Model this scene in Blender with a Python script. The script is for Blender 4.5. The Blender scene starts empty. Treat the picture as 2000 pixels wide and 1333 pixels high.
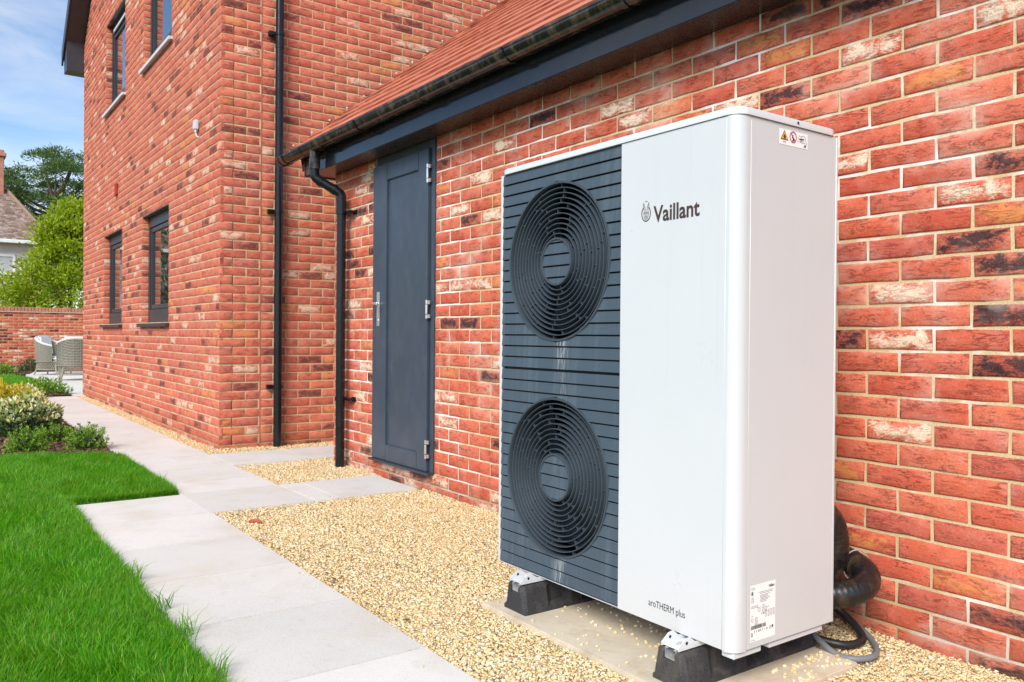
import bpy, bmesh, math, random
import numpy as np
from mathutils import Vector, Matrix
R_ = math.radians
rng = np.random.default_rng(7)
random.seed(7)
scn = bpy.context.scene
COL = scn.collection

# ------------------------------------------------------------------ camera
CAM = np.array([-2.577, -1.414, 0.976])
YAW, PIT, ROL, FPX = 0.6232, -0.0064, 0.0082, 1597.0
fwd = np.array([math.sin(YAW)*math.cos(PIT), math.cos(YAW)*math.cos(PIT), math.sin(PIT)])
rgt = np.cross(fwd, [0, 0, 1]); rgt /= np.linalg.norm(rgt)
upv = np.cross(rgt, fwd)
c_, s_ = math.cos(ROL), math.sin(ROL)
rgt, upv = c_*rgt + s_*upv, c_*upv - s_*rgt
cam_d = bpy.data.cameras.new('camera')
cam_d.sensor_width = 36.0
cam_d.lens = FPX/2000*36.0
cam_d.clip_start = 0.05
cam_d.clip_end = 2000
cam = bpy.data.objects.new('camera', cam_d)
COL.objects.link(cam)
cam.matrix_world = Matrix(((rgt[0], upv[0], -fwd[0], CAM[0]), (rgt[1], upv[1], -fwd[1], CAM[1]),
                           (rgt[2], upv[2], -fwd[2], CAM[2]), (0, 0, 0, 1)))
scn.camera = cam

# ------------------------------------------------------------------ sky, sun, exposure
SUN_DIR = Vector((-0.72, -0.50, 0.68)).normalized()      # towards the sun
elev = math.asin(SUN_DIR.z)
azim = math.atan2(SUN_DIR.x, SUN_DIR.y)                   # clockwise from +Y
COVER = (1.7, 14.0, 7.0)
w = bpy.data.worlds.new('World'); scn.world = w; w.use_nodes = True
nt = w.node_tree; nt.nodes.clear()
N = nt.nodes.new; L = nt.links.new
out = N('ShaderNodeOutputWorld'); bg = N('ShaderNodeBackground'); sky = N('ShaderNodeTexSky')
sky.sky_type = 'NISHITA'; sky.sun_disc = False; sky.sun_elevation = elev; sky.sun_rotation = azim
sky.air_density = 1.0; sky.dust_density = 0.05; sky.ozone_density = 5.0
bg.inputs['Strength'].default_value = 0.113
# thin high cloud over the blue: an even veil plus soft streaks
tc = N('ShaderNodeTexCoord'); mp = N('ShaderNodeMapping'); mp.inputs['Scale'].default_value = (1.6, 1.6, 6.0)
mp.inputs['Rotation'].default_value = (0.10, 0.25, 0.3)
n1 = N('ShaderNodeTexNoise'); n1.inputs['Scale'].default_value = 2.1; n1.inputs['Detail'].default_value = 7
n1.inputs['Roughness'].default_value = 0.58; n1.inputs['Distortion'].default_value = 0.6
rp = N('ShaderNodeValToRGB'); rp.color_ramp.elements[0].position = 0.46; rp.color_ramp.elements[1].position = 0.80
rp.color_ramp.elements[0].color = (0.02, 0.02, 0.02, 1); rp.color_ramp.elements[1].color = (0.6, 0.6, 0.6, 1)
mx = N('ShaderNodeMix'); mx.data_type = 'RGBA'
mx.inputs[7].default_value = (6.7, 6.65, 6.5, 1)
L(tc.outputs['Generated'], mp.inputs[0]); L(mp.outputs[0], n1.inputs['Vector']); L(n1.outputs[0], rp.inputs[0])
# broken cloud cover of which the photograph sees a blue gap
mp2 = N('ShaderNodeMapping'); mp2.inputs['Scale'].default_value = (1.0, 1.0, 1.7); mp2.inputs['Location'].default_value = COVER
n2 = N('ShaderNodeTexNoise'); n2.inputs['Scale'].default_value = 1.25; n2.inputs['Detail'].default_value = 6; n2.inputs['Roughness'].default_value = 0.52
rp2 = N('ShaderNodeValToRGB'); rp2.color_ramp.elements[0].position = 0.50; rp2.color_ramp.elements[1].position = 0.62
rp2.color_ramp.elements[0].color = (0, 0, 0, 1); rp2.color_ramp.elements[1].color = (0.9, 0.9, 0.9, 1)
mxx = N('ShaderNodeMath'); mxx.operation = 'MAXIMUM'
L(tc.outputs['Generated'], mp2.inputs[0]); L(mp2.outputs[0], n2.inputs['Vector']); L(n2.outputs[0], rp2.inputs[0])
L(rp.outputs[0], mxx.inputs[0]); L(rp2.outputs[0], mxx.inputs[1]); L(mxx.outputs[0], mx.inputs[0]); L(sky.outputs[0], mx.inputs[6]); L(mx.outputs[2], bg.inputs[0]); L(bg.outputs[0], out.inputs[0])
sun_d = bpy.data.lights.new('sun', 'SUN'); sun_d.energy = 3.0; sun_d.angle = R_(30); sun_d.color = (1.0, 0.945, 0.86)
sun = bpy.data.objects.new('sun', sun_d); COL.objects.link(sun)
sun.rotation_euler = SUN_DIR.to_track_quat('Z', 'Y').to_euler(); sun.location = (-6, -4, 10)
vs = scn.view_settings
vs.view_transform = 'Standard'; vs.look = 'None'; vs.exposure = 0.67; vs.gamma = 1.0; vs.use_curve_mapping = False

# ------------------------------------------------------------------ helpers: materials
def nodes(name):
    m = bpy.data.materials.new(name); m.use_nodes = True
    t = m.node_tree; return m, t, t.nodes['Principled BSDF'], t.nodes['Material Output']
class G:
    """small node-graph helper"""
    def __init__(s, t): s.t = t
    def n(s, typ, **kw):
        x = s.t.nodes.new(typ)
        for k, v in kw.items(): setattr(x, k, v)
        return x
    def put(s, sock, v):
        if v is None: return
        if hasattr(v, 'is_output'): s.t.links.new(v, sock)
        else: sock.default_value = v
    def math(s, op, a, b=None, clamp=False):
        x = s.n('ShaderNodeMath', operation=op, use_clamp=clamp); s.put(x.inputs[0], a)
        if b is not None: s.put(x.inputs[1], b)
        return x.outputs[0]
    def vmath(s, op, a, b=None):
        x = s.n('ShaderNodeVectorMath', operation=op); s.put(x.inputs[0], a)
        if b is not None: s.put(x.inputs[1], b)
        return x.outputs[0]
    def noise(s, vec, scale, detail=3, rough=.5, dist=0.0):
        x = s.n('ShaderNodeTexNoise'); s.put(x.inputs['Vector'], vec); x.inputs['Scale'].default_value = scale
        x.inputs['Detail'].default_value = detail; x.inputs['Roughness'].default_value = rough
        x.inputs['Distortion'].default_value = dist
        return x.outputs[0]
    def ramp(s, f, stops, interp='LINEAR'):
        x = s.n('ShaderNodeValToRGB'); cr = x.color_ramp; cr.interpolation = interp
        while len(cr.elements) < len(stops): cr.elements.new(.5)
        for e, (p, c) in zip(cr.elements, stops):
            e.position = p; e.color = (c, c, c, 1) if isinstance(c, (int, float)) else (*c, 1)
        s.put(x.inputs[0], f); return x.outputs[0]
    def mix(s, f, a, b, blend='MIX'):
        x = s.n('ShaderNodeMix', data_type='RGBA', blend_type=blend); s.put(x.inputs[0], f)
        s.put(x.inputs[6], (*a, 1) if isinstance(a, tuple) else a); s.put(x.inputs[7], (*b, 1) if isinstance(b, tuple) else b)
        return x.outputs[2]
    def bump(s, h, strength=.3, dist=.002, nrm=None):
        x = s.n('ShaderNodeBump'); x.inputs['Strength'].default_value = strength; x.inputs['Distance'].default_value = dist
        s.put(x.inputs['Height'], h); s.put(x.inputs['Normal'], nrm); return x.outputs[0]
    def pos(s): return s.n('ShaderNodeNewGeometry').outputs['Position']
    def island(s): return s.n('ShaderNodeNewGeometry').outputs['Random Per Island']
    def objrnd(s): return s.n('ShaderNodeObjectInfo').outputs['Random']
    def scale(s, vec, sc):
        x = s.n('ShaderNodeMapping'); s.put(x.inputs[0], vec); x.inputs['Scale'].default_value = sc; return x.outputs[0]

def simple(name, col, rough=.5, metal=0.0, var=.08, nscale=6.0, bump=0.0, bscale=200.0, spec=.5, coat=0.0, dirt=None, dirt_amt=.5):
    m, t, b, o = nodes(name); g = G(t); P = g.pos()
    n = g.noise(P, nscale, 5, .6)
    k = g.ramp(n, [(.3, 1-var), (.7, 1+var)])
    c = g.mix(1.0, col, k, 'MULTIPLY')
    if dirt:
        d = g.noise(g.scale(P, (7, 7, 3)), 2.0, 6, .65)
        c = g.mix(g.ramp(d, [(.48, 0.0), (.72, dirt_amt)]), c, dirt)
    g.put(b.inputs['Base Color'], c)
    r2 = g.ramp(g.noise(P, nscale*3, 4, .6), [(.3, max(0, rough-.06)), (.7, min(1, rough+.08))])
    g.put(b.inputs['Roughness'], r2)
    b.inputs['Metallic'].default_value = metal; b.inputs['Specular IOR Level'].default_value = spec
    b.inputs['Coat Weight'].default_value = coat; b.inputs['Coat Roughness'].default_value = .1
    if bump: g.put(b.inputs['Normal'], g.bump(g.noise(P, bscale, 3, .6), bump, .002))
    return m

def brick_mat(name, pale=0.0, white=0.0, dark=.11, pc=1.0):
    m, t, b, o = nodes(name); g = G(t); P = g.pos()
    r = g.math('FRACT', g.math('ADD', g.math('MULTIPLY', g.island(), 7.31), g.objrnd()))
    r2 = g.math('FRACT', g.math('MULTIPLY', r, 17.3)); r3 = g.math('FRACT', g.math('MULTIPLY', r, 41.7))
    off = g.n('ShaderNodeCombineXYZ'); g.put(off.inputs[0], g.math('MULTIPLY', r, 60)); g.put(off.inputs[1], g.math('MULTIPLY', r2, 43)); g.put(off.inputs[2], g.math('MULTIPLY', r3, 71))
    V = g.vmath('ADD', P, off.outputs[0])
    uv = g.n('ShaderNodeUVMap'); sep = g.n('ShaderNodeSeparateXYZ'); g.put(sep.inputs[0], uv.outputs[0])
    eu = g.math('MULTIPLY', g.math('SUBTRACT', .5, g.math('ABSOLUTE', g.math('SUBTRACT', sep.outputs[0], .5))), 5.0)
    ev = g.math('MULTIPLY', g.math('SUBTRACT', .5, g.math('ABSOLUTE', g.math('SUBTRACT', sep.outputs[1], .5))), 2.6)
    inner = g.math('MINIMUM', g.math('MINIMUM', eu, ev), 1.0)
    base = g.ramp(r2, [(0, (.53, .084, .041)), (.22, (.64, .132, .065)), (.45, (.56, .097, .051)), (.68, (.69, .172, .087)), (.85, (.61, .145, .090)), (1, (.51, .108, .073))])
    # blotches within a brick
    c = g.mix(g.ramp(g.noise(V, 16, 4, .6), [(.42, 0), (.7, .55)]), base, (.68, .235, .145))
    c = g.mix(g.ramp(g.noise(V, 11, 3, .5), [(.5, 0), (.75, .45)]), c, (.43, .065, .04))
    grit = g.noise(V, 190, 4, .75)
    c = g.mix(g.ramp(grit, [(.32, .5), (.56, 0)]), c, (.30, .055, .04))
    c = g.mix(g.ramp(grit, [(.54, 0), (.74, .25)]), c, (.78, .30, .20))
    # sand folds
    fold = g.noise(g.scale(V, (11, 11, 60)), 1.0, 5, .66, .9)
    ridge = g.math('ABSOLUTE', g.math('SUBTRACT', fold, .5))
    crease = g.math('MULTIPLY', g.ramp(ridge, [(0, 1.0), (.030, 0.0)]), g.ramp(g.noise(g.scale(V, (15, 15, 30)), 1.0, 3, .6), [(.46, 0), (.62, 1)]))
    c = g.mix(g.math('MULTIPLY', crease, .55), c, (.24, .045, .035))
    dust = g.ramp(g.noise(g.scale(V, (16, 16, 40)), 1.0, 5, .7, 1.0), [(.57, 0), (.74, .30)])
    c = g.mix(dust, c, (.76, .42, .32))
    c = g.mix(g.math('MULTIPLY', g.ramp(g.noise(V, 34, 4, .7), [(.30, .3), (.7, 1)]), pale), c, (.77, .43, .345))
    pn = g.noise(g.scale(V, (13, 13, 22)), 1.0, 5, .72, .7)
    fine = g.noise(g.scale(V, (60, 60, 150)), 1.0, 4, .7, .6)
    patch = g.ramp(g.math('ADD', g.math('ADD', pn, g.math('MULTIPLY', inner, .17)), g.math('MULTIPLY', g.math('SUBTRACT', fine, .5), .45)), [(.52, 0), (.66, 1)])
    dk = g.math('MULTIPLY', g.math('LESS_THAN', r, dark), patch)
    c = g.mix(g.math('MULTIPLY', g.math('LESS_THAN', r, dark), .25), c, (.12, .04, .04))
    c = g.mix(g.math('MULTIPLY', dk, .96*pc), c, g.mix(g.ramp(grit, [(.4, 0), (.7, 1)]), (.035, .02, .024), (.11, .05, .05)))
    cr = g.math('MULTIPLY', g.math('GREATER_THAN', r, .91), patch)
    c = g.mix(g.math('MULTIPLY', cr, .95*pc), c, g.mix(g.ramp(grit, [(.35, 0), (.65, 1)]), (.70, .46, .30), (.88, .78, .62)))
    orr = g.math('MULTIPLY', g.math('MULTIPLY', g.math('GREATER_THAN', r, .87), g.math('LESS_THAN', r, .91)), patch)
    c = g.mix(g.math('MULTIPLY', orr, .6), c, (.72, .31, .09))
    if white:
        z = g.n('ShaderNodeSeparateXYZ'); g.put(z.inputs[0], P)
        wn = g.ramp(g.noise(P, 3.1, 5, .65), [(.50, 0), (.72, 1)])
        edge = g.math('SUBTRACT', 1.0, g.math('MULTIPLY', inner, .8))
        c = g.mix(g.math('MULTIPLY', g.math('MULTIPLY', wn, edge), white), c, (.78, .66, .58))
    z2 = g.n('ShaderNodeSeparateXYZ'); g.put(z2.inputs[0], P)
    sp = g.math('MULTIPLY', g.math('SUBTRACT', 1.0, g.math('MULTIPLY', z2.outputs[2], 4.5), True), g.ramp(g.noise(P, 9, 4, .6), [(.3, .15), (.7, .75)]))
    c = g.mix(g.math('MULTIPLY', sp, .6), c, (.17, .09, .045))       # splash dirt at the foot of the wall
    g.put(b.inputs['Base Color'], c)
    b.inputs['Roughness'].default_value = .88; b.inputs['Specular IOR Level'].default_value = .25
    h = g.math('ADD', g.math('MULTIPLY', crease, -1.2), g.math('ADD', g.math('MULTIPLY', fold, .9), g.math('MULTIPLY', grit, .35)))
    g.put(b.inputs['Normal'], g.bump(h, .75, .005))
    return m

def mortar_mat(name, white):
    m, t, b, o = nodes(name); g = G(t); P = g.pos()
    c = g.ramp(g.noise(P, 5, 5, .6), [(.3, (.58, .45, .24)), (.7, (.74, .60, .36))])
    c = g.mix(g.ramp(g.noise(P, 320, 3, .7), [(.35, .5), (.6, 0)]), c, (.30, .22, .12))
    if white:
        c = g.mix(g.math('MULTIPLY', g.ramp(g.noise(P, 2.3, 6, .65), [(.485, 0), (.60, 1)]), white), c, (.86, .83, .78))
    z2 = g.n('ShaderNodeSeparateXYZ'); g.put(z2.inputs[0], P)
    sp = g.math('SUBTRACT', 1.0, g.math('MULTIPLY', z2.outputs[2], 5.0), True)
    c = g.mix(g.math('MULTIPLY', sp, .55), c, (.20, .14, .06))
    g.put(b.inputs['Base Color'], c); b.inputs['Roughness'].default_value = .95
    g.put(b.inputs['Normal'], g.bump(g.noise(P, 180, 4, .7), .7, .003))
    return m

def leaf_mat(name, stops, transl=.35, rough=.45, patchy=0.0):
    m, t, b, o = nodes(name); g = G(t)
    c = g.ramp(g.island(), stops)
    if patchy:
        c = g.mix(g.ramp(g.noise(g.pos(), 1.7, 5, .65), [(.42, 0), (.70, patchy)]), c, (.20, .34, .03))
        c = g.mix(g.ramp(g.noise(g.pos(), 6, 4, .6), [(.52, 0), (.75, patchy)]), c, (.05, .20, .01))
    g.put(b.inputs['Base Color'], c); b.inputs['Roughness'].default_value = rough; b.inputs['Specular IOR Level'].default_value = .35
    tr = g.n('ShaderNodeBsdfTranslucent'); g.put(tr.inputs[0], g.mix(1.0, c, (1.0, 1.15, .55), 'MULTIPLY'))
    ms = g.n('ShaderNodeMixShader'); ms.inputs[0].default_value = transl
    t.links.new(b.outputs[0], ms.inputs[1]); t.links.new(tr.outputs[0], ms.inputs[2]); t.links.new(ms.outputs[0], o.inputs[0])
    return m

def island_mat(name, stops, rough=.85, grit=None, bump=.3):
    m, t, b, o = nodes(name); g = G(t); P = g.pos()
    c = g.ramp(g.island(), stops)
    if grit: c = g.mix(g.ramp(g.noise(P, 420, 3, .7), [(.4, .45), (.62, 0)]), c, grit)
    g.put(b.inputs['Base Color'], c); b.inputs['Roughness'].default_value = rough
    if bump: g.put(b.inputs['Normal'], g.bump(g.noise(P, 300, 3, .6), bump, .002))
    return m

def slab_mat():
    m, t, b, o = nodes('paving'); g = G(t); P = g.pos()
    r = g.objrnd()
    c = g.mix(r, (.62, .605, .575), (.70, .68, .645))
    c = g.mix(g.ramp(g.noise(P, 3.2, 5, .6), [(.48, 0), (.74, .55)]), c, (.56, .48, .36))
    c = g.mix(g.ramp(g.noise(P, 1.3, 6, .65), [(.44, 0), (.72, .30)]), c, (.44, .43, .41))
    c = g.mix(g.ramp(g.noise(P, 14, 5, .7), [(.58, 0), (.80, .35)]), c, (.36, .32, .26))
    sp = g.noise(P, 380, 2, .6)
    c = g.mix(g.ramp(sp, [(.32, .55), (.44, 0)]), c, (.24, .23, .22))
    c = g.mix(g.ramp(sp, [(.58, 0), (.7, .5)]), c, (.72, .71, .69))
    g.put(b.inputs['Base Color'], c); b.inputs['Roughness'].default_value = .85
    g.put(b.inputs['Normal'], g.bump(g.math('ADD', g.noise(P, 330, 3, .6), g.math('MULTIPLY', g.noise(P, 25, 3, .6), .6)), .25, .002))
    return m

def tile_mat():
    m, t, b, o = nodes('clay_tile'); g = G(t); P = g.pos()
    r = g.math('FRACT', g.math('ADD', g.math('MULTIPLY', g.island(), 7.31), g.objrnd()))
    c = g.ramp(r, [(0, (.40, .11, .060)), (.4, (.52, .17, .10)), (.75, (.46, .135, .078)), (1, (.58, .22, .14))])
    c = g.mix(g.ramp(g.noise(P, 9, 4, .6), [(.45, 0), (.75, .35)]), c, (.30, .085, .055))
    g.put(b.inputs['Base Color'], c); b.inputs['Roughness'].default_value = .6
    g.put(b.inputs['Normal'], g.bump(g.noise(P, 160, 4, .6), .12, .001))
    return m

def panel_mat():
    m, t, b, o = nodes('fan_panel_grey'); g = G(t); P = g.pos()
    c = g.mix(g.ramp(g.noise(g.scale(P, (4, 26, 1.6)), 1.0, 6, .7), [(.50, 0), (.80, .38)]), (.050, .074, .100), (.17, .21, .235))
    # limescale runs under each fan opening
    sx = g.n('ShaderNodeSeparateXYZ'); g.put(sx.inputs[0], P)
    zr = g.ramp(sx.outputs[2], [(.13, 1.0), (.235, .8), (.24, 0.0), (.64, 0.0), (.80, .6), (.955, 1.0), (.965, 0.0)])
    run = g.math('SUBTRACT', 1.0, g.math('MULTIPLY', g.math('ABSOLUTE', g.math('SUBTRACT', sx.outputs[1], .735)), 22), True)
    c = g.mix(g.math('MULTIPLY', g.math('MULTIPLY', run, zr), g.ramp(g.noise(g.scale(P, (10, 120, 9)), 1.0, 5, .7), [(.46, 0), (.66, .8)])), c, (.50, .52, .50))
    g.put(b.inputs['Base Color'], c); b.inputs['Roughness'].default_value = .55
    g.put(b.inputs['Normal'], g.bump(g.noise(P, 700, 2, .5), .12, .001))
    return m

def casing_mat():
    m, t, b, o = nodes('white_powder_coat'); g = G(t); P = g.pos()
    c = g.mix(g.ramp(g.noise(P, 2.2, 5, .6), [(.35, 0), (.7, 1)]), (.575, .590, .610), (.60, .61, .625))
    sx = g.n('ShaderNodeSeparateXYZ'); g.put(sx.inputs[0], P)
    low = g.math('SUBTRACT', 1.0, g.math('MULTIPLY', g.math('SUBTRACT', sx.outputs[2], .13), 3.6), True)
    spl = g.ramp(g.noise(P, 150, 3, .7), [(.60, 0), (.70, 1)])
    c = g.mix(g.math('MULTIPLY', g.math('MULTIPLY', low, spl), .45), c, (.42, .36, .27))      # rain splash near the ground
    c = g.mix(g.math('MULTIPLY', g.math('MULTIPLY', low, low), .10), c, (.50, .46, .38))
    dr = g.ramp(g.noise(g.scale(P, (60, 60, 1.2)), 1.0, 4, .6), [(.58, 0), (.75, .16)])
    c = g.mix(dr, c, (.47, .48, .47))                                                          # faint rain streaks
    dot = g.ramp(g.noise(P, 42, 2, .5), [(.775, 0), (.80, .6)])
    c = g.mix(dot, c, (.35, .34, .32))
    g.put(b.inputs['Base Color'], c)
    g.put(b.inputs['Roughness'], g.ramp(g.noise(P, 7, 4, .6), [(.3, .27), (.7, .40)]))
    g.put(b.inputs['Normal'], g.bump(g.noise(P, 900, 2, .5), .05, .001))
    return m
M = dict(
    brick=brick_mat('red_brick_plain', pale=.16, dark=.09, pc=.72), brick_w=brick_mat('red_brick_salts', white=.6, pale=.03), brick_g=brick_mat('garden_brick', white=.3),
    mortar=mortar_mat('buff_mortar', 0.0), mortar_w=mortar_mat('buff_mortar_salts', .9), sealant=simple('sealant', (.44, .15, .10), .7),
    paving=slab_mat(), tile=tile_mat(),
    gravel=island_mat('gravel_stone', [(0, (.60, .40, .17)), (.08, (.80, .58, .28)), (.35, (.87, .69, .38)), (.6, (.90, .77, .49)), (.84, (.92, .86, .70)), (.95, (.80, .53, .21)), (1, (.30, .20, .10))], .8, (.40, .28, .14)),
    gravel_bed=simple('gravel_bed', (.74, .56, .31), .95, var=.25, nscale=60, bump=.8, bscale=120),
    soil=simple('soil', (.055, .034, .02), .95, var=.4, nscale=40, bump=.9, bscale=90),
    turf=simple('turf_base', (.045, .13, .010), .95, var=.4, nscale=30, bump=.6, bscale=120),
    field=simple('far_ground', (.06, .10, .03), .95, var=.3, nscale=.6),
    grass=leaf_mat('grass_blade', [(0, (.055, .25, .006)), (.35, (.095, .36, .009)), (.75, (.15, .47, .014)), (.94, (.26, .54, .03)), (.985, (.40, .52, .08)), (1, (.52, .46, .18))], .48, .4, .5),
    concrete=simple('pad_concrete', (.60, .52, .40), .9, var=.12, nscale=7, bump=.35, bscale=260, dirt=(.36, .27, .16), dirt_amt=.6),
    white=casing_mat(),
    white_trim=simple('white_trim', (.63, .65, .675), .32, var=.01),
    panel=panel_mat(), black_void=simple('chamber_black', (.012, .013, .015), .6),
    grille=simple('grille_plastic', (.042, .056, .072), .36, var=.1, bump=.05, bscale=500),
    rubber=simple('recycled_rubber', (.030, .030, .034), .85, var=.6, nscale=240, bump=1.0, bscale=240, dirt=(.15, .125, .10), dirt_amt=.5),
    galv=simple('galvanised', (.62, .63, .64), .4, .65, var=.1, nscale=30), bracket=simple('white_bracket', (.66, .68, .70), .4, var=.04),
    foil=simple('black_wrap', (.010, .009, .010), .32, var=.3, nscale=30, bump=.9, bscale=30, dirt=(.16, .11, .06), dirt_amt=.5),
    cable_black=simple('black_cable', (.015, .015, .016), .45), cable_grey=simple('grey_conduit', (.16, .18, .20), .5, dirt=(.3, .22, .12), dirt_amt=.3),
    upvc=simple('anthracite_plastic', (.018, .021, .027), .10, var=.12), upvc_b=simple('black_gutter_plastic', (.009, .010, .010), .16, var=.3, nscale=10, bump=.12, bscale=60, dirt=(.16, .12, .07), dirt_amt=.75),
    soffit=simple('soffit_plastic', (.034, .025, .021), .27, var=.08, nscale=50, dirt=(.10, .08, .065), dirt_amt=.3),
    pipe=simple('black_downpipe', (.009, .010, .013), .22, var=.25, spec=.4),
    door=simple('door_paint', (.040, .056, .082), .34, var=.10, nscale=3, bump=.04, bscale=500, dirt=(.085, .10, .12), dirt_amt=.35),
    frame=simple('window_frame', (.035, .040, .050), .38, var=.06), chrome=simple('satin_steel', (.72, .73, .74), .28, .85),
    sill_l=simple('pale_sill', (.62, .63, .64), .35), ink=simple('brown_ink', (.055, .030, .024), .5, var=.02), ink2=simple('black_ink', (.03, .03, .032), .5, var=.02),
    paper=simple('sticker_white', (.86, .86, .86), .35, var=.01), orange=simple('sticker_orange', (.85, .38, .02), .4, var=.01), redm=simple('sticker_red', (.48, .04, .10), .4, var=.01),
    red=simple('red_plastic', (.42, .04, .02), .5), terracotta=simple('air_brick_clay', (.60, .13, .06), .8),
    wicker=simple('grey_wicker', (.27, .245, .20), .75, var=.25, nscale=60, bump=.8, bscale=70), cushion=simple('white_cushion', (.80, .80, .79), .9, bump=.2, bscale=120, var=.03),
    coping=simple('coping_brick', (.44, .19, .13), .9, var=.25, nscale=9, bump=.4, bscale=60), creasing=simple('creasing_tile', (.58, .36, .25), .9, var=.15),
    oldroof=island_mat('old_roof_tile', [(0, (.16, .10, .075)), (.4, (.24, .16, .125)), (.75, (.29, .21, .17)), (1, (.36, .30, .26))], .9, None, .4),
    ridge=island_mat('old_ridge_tile', [(0, (.20, .12, .08)), (.6, (.27, .18, .12)), (1, (.36, .24, .09))], .9, None, .4),
    render=simple('pale_render', (.78, .64, .60), .9, var=.08, nscale=2, bump=.2, bscale=60), whitep=simple('white_paint', (.80, .80, .79), .5),
    bark=simple('tree_bark', (.12, .075, .05), .95, var=.35, nscale=12, bump=.8, bscale=30),
    pine=leaf_mat('pine_needles', [(0, (.05, .10, .028)), (.5, (.10, .175, .052)), (.85, (.155, .24, .075)), (1, (.21, .28, .10))], .3),
    bay=leaf_mat('bay_leaf', [(0, (.20, .28, .012)), (.4, (.36, .46, .025)), (.8, (.50, .58, .045)), (.96, (.50, .54, .08)), (1, (.55, .28, .06))], .52, .35),
    hebe=leaf_mat('hebe_leaf', [(0, (.09, .22, .016)), (.5, (.20, .36, .03)), (1, (.34, .52, .07))], .3, .35),
    dark_leaf=leaf_mat('dark_leaf', [(0, (.035, .075, .03)), (.5, (.07, .125, .05)), (1, (.13, .20, .10))], .25, .3),
    cream_leaf=leaf_mat('cream_leaf', [(0, (.22, .34, .05)), (.30, (.55, .60, .18)), (.6, (.80, .78, .48)), (.93, (.86, .84, .70)), (1, (.75, .36, .06))], .3),
    yellow_leaf=leaf_mat('yellow_leaf', [(0, (.30, .32, .02)), (.5, (.58, .46, .03)), (1, (.75, .60, .06))], .3),
    chips=island_mat('bark_chip', [(0, (.05, .022, .014)), (.5, (.12, .055, .035)), (1, (.24, .13, .085))], .95, None, .4),
    wicker_rim=simple('pale_wicker', (.62, .60, .55), .7, var=.15, nscale=60, bump=.5, bscale=70),
    net=simple('net_curtain_pane', (.50, .52, .52), .2, var=.15, nscale=3),
    redstone=simple('red_stone', (.42, .10, .05), .9),
)
def glass_mat():
    m, t, b, o = nodes('window_glass')
    b.inputs['Base Color'].default_value = (.018, .022, .024, 1); b.inputs['Roughness'].default_value = .015
    b.inputs['IOR'].default_value = 2.1; b.inputs['Coat Weight'].default_value = 1.0; b.inputs['Coat Roughness'].default_value = .0
    return m
M['glass'] = glass_mat()

# ------------------------------------------------------------------ helpers: objects
def finish(me, smooth):
    if smooth:
        me.polygons.foreach_set('use_smooth', np.ones(len(me.polygons), dtype=bool))
        me.set_sharp_from_angle(angle=R_(38))
def link(name, me, parent=None, mat=None):
    o = bpy.data.objects.new(name, me); COL.objects.link(o)
    if me is not None and mat is not None: me.materials.append(mat)
    if parent is not None: o.parent = parent
    return o
def tag(o, label=None, cat=None, group=None, kind=None):
    if label: o['label'] = label
    if cat: o['category'] = cat
    if group: o['group'] = group
    if kind: o['kind'] = kind
    return o
def thing(name, label, cat, group=None, loc=(0, 0, 0), kind=None):
    o = link(name, None); o.location = loc
    o.empty_display_size = .05
    return tag(o, label, cat, group, kind)
def tri_mesh(name, V, F):
    V = np.ascontiguousarray(V, dtype=np.float32); F = np.ascontiguousarray(F, dtype=np.int32); k = F.shape[1]
    me = bpy.data.meshes.new(name)
    me.vertices.add(len(V)); me.vertices.foreach_set('co', V.ravel())
    me.loops.add(F.size); me.loops.foreach_set('vertex_index', F.ravel())
    me.polygons.add(len(F)); me.polygons.foreach_set('loop_start', np.arange(0, F.size, k, dtype=np.int32))
    me.update(calc_edges=True); return me
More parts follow.
